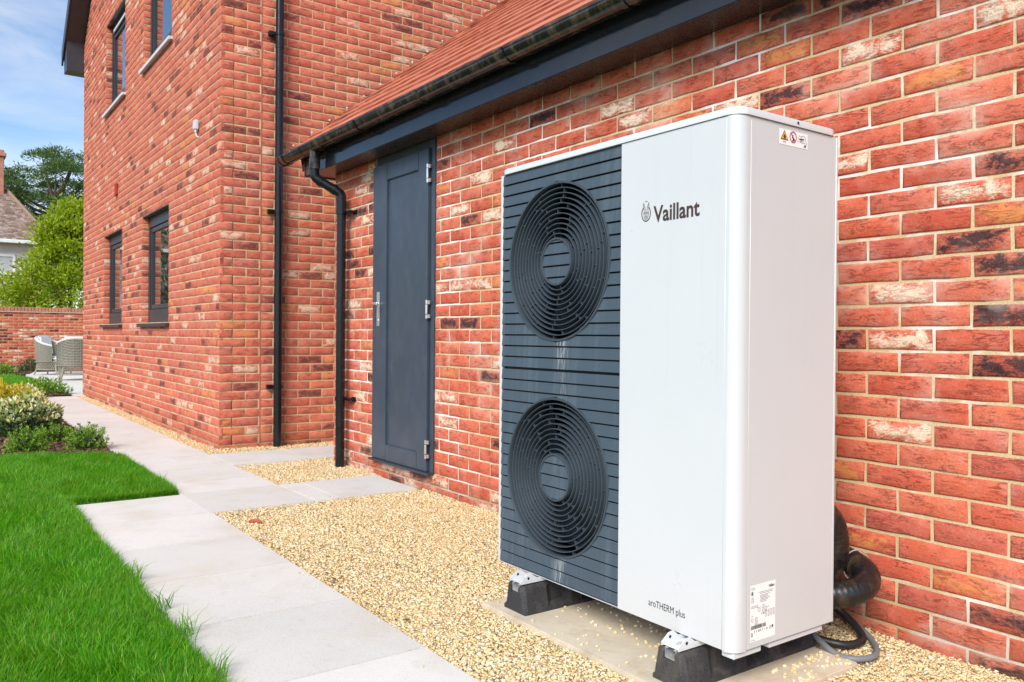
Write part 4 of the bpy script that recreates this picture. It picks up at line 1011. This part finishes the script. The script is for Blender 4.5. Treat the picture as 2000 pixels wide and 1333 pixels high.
# ---------------------------------------------------------------- rubber feet with brackets
def foot(yc, label):
    t = thing('rubber_foot', label, 'rubber foot', 'rubber feet under the heat pump', loc=(-.905, yc, .0165))
    secs = []
    xs = [0, .012, .10, .125, .185, .210, .255, .280, .340, .365, .410, .435, .495, .520, .578, .590]
    dp_ = [.016, 0, 0, .026, .026, 0, 0, .026, .026, 0, 0, .026, .026, 0, 0, .010]
    for x, d in zip(xs, dp_):
        e = .008 if x in (0, .590) else 0
        wb, wm, wt = .064-e*.4, .062-d-e*.3, .050-d*.55-e*.5; ht = .094-e
        secs.append([(x, -wb, 0), (x, -wb, .012), (x, -wm, .026), (x, -wt, ht-.008), (x, -wt+.008, ht), (x, -.021, ht), (x, -.021, ht-.026), (x, .021, ht-.026), (x, .021, ht), (x, wt-.008, ht), (x, wt, ht-.008), (x, wm, .026), (x, wb, .012), (x, wb, 0)])
    m = MB(); k = len(secs[0]); vs2 = [v for s in secs for v in s]
    m.add(vs2, [(i*k+q, i*k+(q+1) % k, (i+1)*k+(q+1) % k, (i+1)*k+q) for i in range(len(secs)-1) for q in range(k)]+[tuple(range(k))[::-1], tuple((len(secs)-1)*k+q for q in range(k))])
    bo = m.build('block', M['rubber'], t); bo.data.set_sharp_from_angle(angle=R_(30)); 
    c = MB(); c.box((.006, -.0195, .0685), (.584, .0195, .0705)); c.box((.006, -.0205, .0685), (.584, -.0190, .0975)); c.box((.006, .0190, .0685), (.584, .0205, .0975))
    c.box((.006, -.0190, .0955), (.584, -.0115, .0975)); c.box((.006, .0115, .0955), (.584, .0190, .0975)); c.build('channel', M['galv'], t)
    for s in (-1, 1):
        e = MB(); pl = [(.004, .0985), (.003, .108), (.030, .128), (.048, .131), (.072, .1135), (.30, .1110), (.30, .0985)]
        a = s*.031; e.prism([(p[0], p[1]) for p in pl], 1, a-.0013, a+.0013); e.build('bracket_ear', M['bracket'], t)
        h = MB(); h.tube([(.036, a-.0017, .116), (.036, a+.0017, .116)], .0048, 12); h.build('bolt_hole', M['black_void'], t)
    MB().box((.012, -.0290, .0988), (.30, .0290, .1010)).build('bracket_plate', M['bracket'], t)
    b = MB(); b.tube([(.045, 0, .101), (.045, 0, .1035)], .012, 16); b.tube([(.045, 0, .1035), (.045, 0, .1085)], .0075, 6); b.build('bolt', M['galv'], t)
foot(.158, 'black rubber foot with white bracket under the near white end of the heat pump')
foot(.885, 'black rubber foot with white bracket under the far fan end of the heat pump')

# ---------------------------------------------------------------- pipes and cables behind
def wrinkled(pts, r, seg=20, k=14, amp=.028):
    P = smooth_path(pts, k); rr2 = [r*(1+amp*math.sin(i*2.1)*random.uniform(.2, 1)) for i in range(len(P))]
    return MB().tube(P, rr2, seg)
t = thing('insulated_pipe', 'black wrapped pipe bending down close behind the heat pump', 'pipe', 'insulated pipes behind the heat pump', loc=(-.25, .13, 0))
o = wrinkled([(-.38, .17, .41), (-.30, .145, .425), (-.235, .118, .405), (-.205, .108, .34), (-.195, .12, .26), (-.18, .18, .20), (-.15, .26, .17), (-.10, .36, .16), (-.01, .42, .16)], .046).build('wrap', M['foil'], t, True)
o.matrix_parent_inverse = Matrix.Translation((.25, -.13, 0))
t2 = thing('insulated_pipe', 'lower black wrapped pipe looping out toward the camera beside the brick wall', 'pipe', 'insulated pipes behind the heat pump', loc=(-.2, .05, 0))
o = wrinkled([(-.38, .13, .175), (-.31, .075, .180), (-.25, .025, .188), (-.195, .008, .205), (-.150, .03, .228), (-.125, .085, .245), (-.105, .15, .255), (-.06, .22, .26), (.0, .26, .26)], .042).build('wrap', M['foil'], t2, True)
o.matrix_parent_inverse = Matrix.Translation((.2, -.05, 0))
z_ = Vector((-.130, .075, .243)); o = MB().tube([z_+Vector((.0505*math.cos(a)*.9, .0505*math.cos(a)*-.35, .0505*math.sin(a))) for a in np.linspace(0, 2*math.pi, 25)[:-1]], .0022, 6, closed=True).build('cable_tie', M['galv'], t2, True)
o.matrix_parent_inverse = Matrix.Translation((.2, -.05, 0))
cb = MB().tube(smooth_path([(-.36, .16, .13), (-.315, .12, .06), (-.325, .03, .020), (-.315, -.03, .016), (-.255, -.055, .016), (-.195, -.035, .018), (-.120, .03, .02), (-.075, .10, .03), (-.04, .20, .06), (-.015, .27, .12)], 9), .0095, 12).build('cable', M['cable_grey'], None, True)
tag(cb, 'grey conduit looping over the gravel behind the heat pump', 'cable')
cb = MB().tube(smooth_path([(-.34, .20, .10), (-.29, .13, .035), (-.245, .055, .018), (-.19, .03, .018), (-.140, .045, .022), (-.115, .09, .045), (-.12, .16, .085), (-.15, .26, .12), (-.3, .4, .15)], 9), .0125, 12).build('cable', M['cable_black'], None, True)
tag(cb, 'thick black cable curving inside the grey conduit loop', 'cable')

# ================================================================== GARDEN WALL
GY, GH = 22.5, 1.46
gw = thing('garden_wall', 'long red brick garden wall with brick coping behind the patio chairs', 'garden wall')
body = MB().box((-9, GY+.004, -.1), (4.0, GY+.21, GH)).build('wall', M['mortar'], gw)
sp_ = []
for kk in range(0, 20):
    for c, l in course(-9, 4.0, .02 if kk % 2 else .1325, []): sp_.append(((c, GY-.0005, .075*kk-.001+.038), 0, l))
lay_bricks(sp_, M['brick_g'], body, 300)
MB().rbox((-9, GY-.035, GH+.001), (4.0, GY+.25, GH+.030), .004).build('creasing_course', M['creasing'], gw)
cp = MB()
x = -9.0
while x < 4.0: cp.rbox((x+.004, GY-.012+random.gauss(0, .002), GH+.031), (x+.071, GY+.225, GH+.136+random.gauss(0, .002)), .004, 1); x += .075
cp.build('coping_bricks', M['coping'], gw)['kind'] = 'stuff'

# ================================================================== PLANTS
def leaf_cloud(P, Nrm, ln, wd, name, mat, parent, spread=.6, fold=.25):
    """diamond leaves at P, pointing roughly along Nrm"""
    n = len(P); d = Nrm+rng.normal(0, spread, (n, 3)); d /= np.linalg.norm(d, axis=1)[:, None]
    s = np.cross(d, rng.normal(size=(n, 3))); s /= np.linalg.norm(s, axis=1)[:, None]; u = np.cross(d, s)
    l = ln*rng.uniform(.65, 1.3, n)[:, None]; wv = wd*rng.uniform(.7, 1.2, n)[:, None]
    V = np.stack([P, P+d*l*.5+s*wv*.5+u*wv*fold, P+d*l, P+d*l*.5-s*wv*.5+u*wv*fold], 1)
    F = np.array([(0, 1, 2), (0, 2, 3)])[None]+(np.arange(n)*4)[:, None, None]
    return link(name, tri_mesh(name, V.reshape(-1, 3), F.reshape(-1, 3)), parent, mat)
def dome_pts(n, c, rx, ry, h, inner=.55, lump=.18, seed=0):
    r = np.random.default_rng(seed); d = r.normal(size=(n, 3)); d[:, 2] = np.abs(d[:, 2])*.9-.05; d /= np.linalg.norm(d, axis=1)[:, None]
    k = 1+lump*np.sin(d[:, 0]*6+seed)*np.sin(d[:, 1]*7+d[:, 2]*5+seed*1.7)
    rad = (inner+(1-inner)*r.random(n)**.5)*k
    return np.array(c)+d*rad[:, None]*np.array([rx, ry, h]), d
def shrub(name, c, rx, ry, h, n, ln, wd, mat, label, seed, group=None, inner=.45, lump=.18, twigs=9, cat='shrub', extra=None):
    t = thing(name, label, cat, group, loc=c)
    P, d = dome_pts(n, (0, 0, 0), rx, ry, h, inner, lump, seed)
    P[:, 2] = np.maximum(P[:, 2], .004); d2 = d+np.array([0, 0, .5])
    leaf_cloud(P, d2, ln, wd, 'foliage', mat, t)
    m = MB(); r = random.Random(seed)
    for q in range(twigs):
        a = r.uniform(0, 6.283); k = r.uniform(.3, .85); m.tube(smooth_path([(0, 0, -.005), (rx*k*.3*math.cos(a), ry*k*.3*math.sin(a), h*.35), (rx*k*math.cos(a), ry*k*math.sin(a), h*.8)], 3), [.005*max(1, h*2)]*5+[.003, .002], 5)
    m.build('twigs', M['bark'], t)
    if extra: extra(t)
    return t
def sprigs(c, n, rx, ry, h, seed, ln, wd, mat, t, per=22, sl_=.09):
    r = np.random.default_rng(seed); P, d = dome_pts(n, (0, 0, 0), rx, ry, h, .75, .15, seed)
    ax = d+np.array([0, 0, .9])+r.normal(0, .25, (n, 3)); ax /= np.linalg.norm(ax, axis=1)[:, None]
    tt = r.random((n, per, 1)); Q = P[:, None]+ax[:, None]*(tt-.5)*sl_
    out = r.normal(size=(n, per, 3)); out -= (out*ax[:, None]).sum(2, keepdims=True)*ax[:, None]; out /= np.linalg.norm(out, axis=2, keepdims=True)
    D = out+ax[:, None]*.9; Q = Q.reshape(-1, 3); Q[:, 2] = np.maximum(Q[:, 2], .003)
    return leaf_cloud(Q, D.reshape(-1, 3), ln, wd, 'foliage', mat, t, .2)
GZ0 = .014
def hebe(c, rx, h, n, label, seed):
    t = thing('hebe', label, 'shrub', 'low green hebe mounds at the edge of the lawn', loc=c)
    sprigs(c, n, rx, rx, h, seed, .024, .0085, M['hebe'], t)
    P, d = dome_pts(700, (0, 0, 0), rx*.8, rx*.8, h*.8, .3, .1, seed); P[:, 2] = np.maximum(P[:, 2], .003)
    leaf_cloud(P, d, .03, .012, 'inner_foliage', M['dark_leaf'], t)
    m = MB()
    for q in range(7):
        a = q*.9; m.tube([(0, 0, -.005), (rx*.5*math.cos(a), rx*.5*math.sin(a), h*.6)], [.005, .003], 5)
    m.build('stems', M['bark'], t)
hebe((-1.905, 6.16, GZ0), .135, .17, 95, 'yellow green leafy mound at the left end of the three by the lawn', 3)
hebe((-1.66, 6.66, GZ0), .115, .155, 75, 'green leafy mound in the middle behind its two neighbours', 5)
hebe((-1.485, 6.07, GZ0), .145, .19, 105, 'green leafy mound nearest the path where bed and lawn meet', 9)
def cream(t):
    P, d = dome_pts(1500, (0, 0, .07), .28, .28, .28, .8, .22, 21); k = (d[:, 2] > .25); P, d = P[k], d[k]
    leaf_cloud(P, d+np.array([0, 0, .6]), .045, .026, 'cream_foliage', M['cream_leaf'], t)
shrub('variegated_shrub', (-1.80, 7.45, GZ0),   .30, .30, .29, 2300, .05, .020, M['dark_leaf'], 'bushy shrub with cream edged leaves on top and dark green below', 4, None, .5, .22, 10, extra=cream)
def cream2(t):
    P, d = dome_pts(900, (0, 0, .08), .26, .26, .26, .8, .2, 31); k = d[:, 2] > .2; leaf_cloud(P[k], d[k]+np.array([0, 0, .6]), .04, .024, 'cream_foliage', M['cream_leaf'], t)
shrub('variegated_shrub', (-2.22, 8.3, GZ0), .30, .30, .30, 1500, .05, .02, M['dark_leaf'], 'cream leaved shrub at the left edge behind the larger one', 6, None, .5, .2, 8, extra=cream2)
shrub('low_shrub', (-1.08, 13.0, GZ0), .34, .26, .24, 1500, .05, .018, M['hebe'], 'low dark green mound at the tip of the bed by the patio', 8)
shrub('low_shrub', (-1.45, 12.2, GZ0), .28, .26, .20, 900, .045, .02, M['cream_leaf'], 'low pale flowering mound behind the cream leaved shrub', 12)
def spikes(t):
    for q in range(8):
        m = MB(); a = random.uniform(0, 6.28); r_ = random.uniform(.05, .24); m.tube([(r_*math.cos(a), r_*math.sin(a), .1), (r_*1.2*math.cos(a), r_*1.2*math.sin(a), random.uniform(.2, .36))], [.014, .008], 6)
        m.build('flower_spike', M['yellow_leaf'], t)
shrub('yellow_shrub', (-1.66, 11.6, GZ0), .32, .32, .24, 1100, .05, .02, M['yellow_leaf'], 'golden yellow shrub with upright spikes at the left edge', 14, extra=spikes)
shrub('low_shrub', (-1.55, 20.6, GZ0), .7, .4, .30, 1800, .06, .025, M['hebe'], 'low spreading green shrub at the left end of the garden wall', 16)
shrub('low_shrub', (-.40, 21.6, GZ0), .36, .3, .32, 1200, .06, .02, M['dark_leaf'], 'grey green shrub against the garden wall beside the chairs', 18)

# bay tree behind the wall
def tree(name, loc, label, cat='tree'):
    return thing(name, label, cat, None, loc=loc)
bt = tree('bay_tree', (.95, 25.3, -.05), 'bright yellow green leafy tree rising behind the garden wall')
r = np.random.default_rng(5); cl = []
for q in range(330):
    z = r.uniform(.4, 4.5); rad = (1.95*min(1, (4.75-z)/3.0)**.9+.08)*r.uniform(.25, 1.0)**.5*(1+.12*math.sin(z*5+q)); a = r.uniform(0, 6.283)
    cl.append((rad*math.cos(a)*1.0, rad*math.sin(a)*.85, z+.25*math.sin(a*3+z)))
cl = np.array(cl); nl = 95
P = (cl[:, None]+r.normal(0, 1, (len(cl), nl, 3))*np.array([.17, .17, .10])).reshape(-1, 3)
D = P/np.array([1, 1, 2.5])-np.array([0, 0, .6]); D /= np.linalg.norm(D, axis=1)[:, None]; D += np.array([0, 0, .05])
leaf_cloud(P, D, .125, .060, 'crown', M['bay'], bt, .7)
m = MB()
for q in range(9):
    a = q*.7; m.tube(smooth_path([(0, 0, 0), (.25*math.cos(a), .25*math.sin(a), 1.0), (.7*math.cos(a+.3), .6*math.sin(a+.3), 2.2+.2*q % 1), (.9*math.cos(a+.4), .75*math.sin(a+.4), 3.2)], 4), np.linspace(.07, .015, 13).tolist(), 6)
m.build('trunk', M['bark'], bt)
# taller feathery shoots and a looser plant left of it
lt = tree('climber', (-1.5, 24.2, -.05), 'thin leafy plant overlapping the pale house at the left edge')
P = []; m = MB()
for q in range(13):
    a = random.uniform(-.6, 1.3); L_ = random.uniform(1.5, 3.3); b = Vector((random.uniform(.2, 1.5), random.uniform(-.3, .3), 0)); pth = smooth_path([b, b+Vector((.05, 0, L_*.5)), b+Vector((.25*a, .1, L_*.85)), b+Vector((.45*a, .15, L_))], 5)
    m.tube(pth, np.linspace(.016, .004, len(pth)).tolist(), 5); P += [tuple(p_+Vector((random.gauss(0, .07), random.gauss(0, .07), random.gauss(0, .07)))) for p_ in pth[5:] for _ in range(11)]
P = np.array(P); leaf_cloud(P, rng.normal(size=P.shape)*.5+np.array([0, 0, .2]), .11, .045, 'crown', M['bay'], lt); m.build('stems', M['bark'], lt)

# pine far behind
pt_ = tree('pine_tree', (4.9, 60, -.05), 'dark green spreading pine far behind the garden')
r = np.random.default_rng(11); pads = []
for q in range(95):
    u = r.normal(size=3); u /= np.linalg.norm(u); k = r.uniform(.25, 1)**.5
    p_ = np.array([u[0]*4.6, u[1]*3.6, u[2]*2.7])*k+np.array([.3, 0, 10.2])
    if p_[2] < 8.6 and abs(p_[0]) > 3.0: continue
    pads.append((p_, r.uniform(.45, 1.0)))
for p_, s in (((-3.1, 0, 10.7), .7), ((-2.3, 0, 11.4), .8), ((-1.3, 0, 12.6), .8), ((-.3, 0, 12.9), .8), ((.9, .4, 12.7), .9), ((1.8, 0, 12.9), .6), ((-3.2, .5, 9.6), .8), ((-2.6, 0, 9.0), .9), ((-.5, 0, 8.4), 1.0), ((.8, 0, 8.0), .9), ((2.0, 0, 8.4), .7)): pads.append((np.array(p_), s))
P, D = [], []
for p_, s in pads:
    n = int(360*s); q = r.normal(size=(n, 3))*np.array([.62, .55, .16])*s; q[:, 2] -= .18*(q[:, 0]**2+q[:, 1]**2); P.append(p_+q); D.append(q*np.array([1, 1, .4])+np.array([0, 0, .35]))
P = np.concatenate(P); D = np.concatenate(D); D /= np.linalg.norm(D, axis=1)[:, None]
leaf_cloud(P, D, .30, .065, 'crown', M['pine'], pt_, .45)
m = MB(); m.tube(smooth_path([(0, 0, 0), (-.15, 0, 4), (-.7, 0, 8.0), (-.45, 0, 9.6), (.3, 0, 11.5), (.5, 0, 12.6)], 6), np.linspace(.34, .06, 31).tolist(), 10)
for p_, s in pads[::6]:
    b = Vector((-.55, 0, 8.0+(p_[2]-8)*.35)); e = Vector(p_); m.tube(smooth_path([b, b.lerp(e, .5)+Vector((0, 0, -.25)), e], 5), np.linspace(.13, .025, 11).tolist(), 6)
m.build('trunk', M['bark'], pt_, True)
# more evergreen mass low behind it
for (lx, ly, hh, rr_, lab, sd) in ((7.5, 66, 9.6, 3.4, 'dark evergreen low behind the pine beside the house corner', 41), (.5, 70, 7.0, 3.5, 'dark evergreen showing between the pale house roof and the pine', 43), (-8.5, 40, 6.0, 3.2, 'round green tree far left beyond the lawn', 45), (-13, 30, 5.0, 3.0, 'round green tree farthest left beyond the lawn', 47)):
    t = tree('evergreen_tree', (lx, ly, -.05), lab); P, d = dome_pts(9000, (0, 0, hh*.35), rr_, rr_, hh*.68, .6, .3, sd); leaf_cloud(P, d+np.array([0, 0, .3]), .30, .12, 'crown', M['pine'], t)
    MB().tube([(0, 0, 0), (0, 0, hh*.7)], [.25, .08], 8).build('trunk', M['bark'], t)

# ================================================================== PALE OLD HOUSE
oh = thing('old_house', 'pale rendered house with weathered hipped roof and brick chimney behind the wall', 'house')
OX1, OY0, OY1, OX0, OZ = 1.45, 38.0, 46.0, -12.0, 4.75
MB().box((OX0, OY0, -.1), (OX1, OY1, OZ)).build('wall', M['render'], oh)
ohr = link('roof', None, oh); ap = (OY0+OY1)/2; RZ = 7.35; RXR, RXL = .42, -8.0
e = .35; A_ = [(OX0-e, OY0-e, OZ), (OX1+e, OY0-e, OZ), (OX1+e, OY1+e, OZ), (OX0-e, OY1+e, OZ), (RXL, ap, RZ), (RXR, ap, RZ)]
MB().add([(x, y, z-.06) for x, y, z in A_], [(0, 1, 5, 4), (1, 2, 5), (2, 3, 4, 5), (3, 0, 4), (3, 2, 1, 0)]).build('roof_deck', M['oldroof'], ohr)
m = MB(); rows = 34
for i in range(rows):
    t0, t1 = i/rows, (i+1.25)/rows
    y0_, y1_ = OY0-e+(ap-OY0+e)*t0, OY0-e+(ap-OY0+e)*t1; z0_, z1_ = OZ+(RZ-OZ)*t0, OZ+(RZ-OZ)*t1
    xr = OX1+e+(RXR-OX1-e)*t0; xl = max(-5.0, OX0-e+(RXL-OX0+e)*t0); x = xr-.01
    while x > xl:
        wv = random.uniform(.15, .19); z_j = random.gauss(0, .008)
        m.add([(x-wv+.008, y0_, z0_+.02+z_j), (x, y0_, z0_+.02+z_j), (x, y1_, z1_-.005), (x-wv+.008, y1_, z1_-.005), (x-wv+.008, y0_, z0_-.03), (x, y0_, z0_-.03)], [(0, 1, 2, 3), (4, 5, 1, 0)]); x -= wv
m.build('roof_tiles', M['oldroof'], ohr)['kind'] = 'stuff'
h0, h1 = Vector((OX1+e, OY0-e, OZ)), Vector((RXR, ap, RZ))
for i in range(16):
    a, b = h0.lerp(h1, i/16), h0.lerp(h1, (i+.93)/16); MB().tube([a+Vector((0, 0, .03)), b+Vector((0, 0, .05))], .075, 8).build('ridge_tile', M['ridge'], ohr)
MB().tube([(RXL, ap, RZ+.03), (RXR, ap, RZ+.03)], .075, 8).build('ridge_line', M['ridge'], ohr)
MB().rbox((OX0-e, OY0-e-.12, OZ-.16), (OX1+e+.05, OY0-e+.02, OZ-.01), .02).build('gutter', M['whitep'], oh)
ch = MB(); ch.rbox((-.85, ap-.4, RZ-.9), (.30, ap+.4, RZ+1.75), .02); cho = ch.build('chimney', M['coping'], oh)
MB().rbox((-.93, ap-.48, RZ+1.45), (.38, ap+.48, RZ+1.62), .02).build('chimney_band', M['coping'], cho)
for k_ in range(3):
    wx = -1.35-k_*3.4; wn = link('window', None, oh); m = MB(); z0_, z1_ = 1.9, 4.15; x0_, x1_ = wx-.9, wx+1.80
    for xx in (x0_, x0_+.85, x0_+1.75, x1_-.08): m.rbox((xx, OY0-.06, z0_), (xx+.1, OY0+.02, z1_), .01)
    m.rbox((x0_, OY0-.055, z1_-.1), (x1_, OY0+.02, z1_), .01); m.rbox((x0_, OY0-.055, z0_), (x1_, OY0+.02, z0_+.12), .01); m.rbox((x0_, OY0-.055, 3.3), (x1_, OY0+.02, 3.38), .01)
    m.build('frame', M['whitep'], wn)
    for xx in (x0_+.1, x0_+.95, x0_+1.85): MB().box((xx, OY0-.02, z0_+.1), (xx+.74, OY0-.01, z1_-.1)).build('pane', M['net'], wn)
MB().rbox((-7, OY0-1.6, -.1), (.25, OY0-.02, 1.62), .03).build('white_bay', M['whitep'], oh)
MB().prism([(OY0-1.8, 1.62), (OY0-.02, 1.62), (OY0-.02, 2.05)], 0, -7.1, .40).build('porch_roof', M['tile'], oh)

# ================================================================== WICKER CHAIRS
def wicker_chair(loc, rz, label, clabel):
    t = thing('wicker_chair', label, 'armchair', 'wicker armchairs on the patio', loc=loc); t.rotation_euler.z = rz
    # open side faces local -Y; shell sweeps round the back
    na = 36; ths = np.linspace(R_(-120), R_(120), na); V, F = [], []
    def rim(a): return .64+.20*(.5+.5*math.cos(a*1.25))**1.1 if abs(a) < R_(144) else .64
    def pos(a, k, inset=0):
        z = .28+(rim(a)-.28)*k; flare = 1+.10*k; rx, ry = (.30-inset)*flare, (.31-inset)*flare
        return (rx*math.sin(a)*1.04, ry*math.cos(a), z)
    nk = 7
    for ins in (0, .035):
        for a in ths:
            for k in range(nk): V.append(pos(a, k/(nk-1), ins))
    q = na*nk
    for i in range(na-1):
        for k in range(nk-1):
            b = i*nk+k; F.append((b, b+1, b+nk+1, b+nk)); b += q; F.append((b+nk, b+nk+1, b+1, b))
        F.append((i*nk+nk-1, q+i*nk+nk-1, q+(i+1)*nk+nk-1, (i+1)*nk+nk-1))
    F.append(tuple(range(nk))+tuple(q+k for k in range(nk))[::-1]); F.append(tuple((na-1)*nk+k for k in range(nk))[::-1]+tuple(q+(na-1)*nk+k for k in range(nk)))
    MB().add(V, F).build('shell', M['wicker'], t, True)
    for k in range(0, na, 3):
        MB().tube([pos(ths[k], j/6, -.004) for j in range(7)], .007, 6).build('stake', M['wicker'], t)
    wv = MB()
    for k in np.linspace(.04, .96, 17): wv.tube([pos(a, k, -.004+.004*math.sin(i*2.1+k*40)) for i, a in enumerate(ths)], .0085, 5)
    wv.build('weave', M['wicker'], t, True)['kind'] = 'stuff'
    MB().tube([Vector(pos(a, 1, .017))+Vector((0, 0, .004)) for a in ths], .026, 10).build('rim', M['wicker_rim'], t, True)
    MB().rbox((-.28, -.30, .27), (.28, .24, .31), .02).build('seat', M['wicker'], t, True)
    lat = MB(); ring_ = [(math.sin(a)*.30, math.cos(a)*.30) for a in np.linspace(R_(-150), R_(150), 45)]
    for i in range(len(ring_)-2):
        a, b = ring_[i], ring_[i+2]; lat.tube([(*a, .12), (*b, .28)], .006, 4); lat.tube([(*a, .28), (*b, .12)], .006, 4)
    lat.build('lattice', M['wicker'], t)['kind'] = 'stuff'
    MB().tube([(x, y, .12) for x, y in ring_], .013, 8).build('lower_hoop', M['wicker'], t, True)
    for x, y in ((-.25, -.24), (.25, -.24), (-.22, .22), (.22, .22)):
        MB().tube([(x*.92, y*.92, .30), (x, y, .12), (x*1.18, y*1.18, 0)], [.022, .020, .016], 8).build('leg', M['wicker'], t)
    cu = thing('cushion', clabel, 'cushion', 'white cushions in the wicker armchairs', loc=loc); cu.rotation_euler.z = rz
    MB().rbox((-.245, -.29, .312), (.245, .16, .42), .045, 4).build('seat_pad', M['cushion'], cu, True)
    m = MB(); m.rbox((-.235, -.055, 0), (.235, .055, .46), .045, 4); o = m.build('back_pad', M['cushion'], cu, True); o.location = (0, .135, .423); o.rotation_euler.x = R_(-9)
wicker_chair((-.10, 17.15, ZS), R_(172), 'wicker armchair seen from behind, half hidden by the house corner', 'white cushion of the armchair nearest the house corner')
wicker_chair((-.22, 19.75, ZS), R_(53), 'wicker armchair side on at the left, farther from the house', 'white cushion of the armchair standing farther left')
wicker_chair((1.0, 18.6, ZS), R_(95), 'wicker armchair hidden behind the house corner', 'white cushion hidden behind the house corner') if False else None
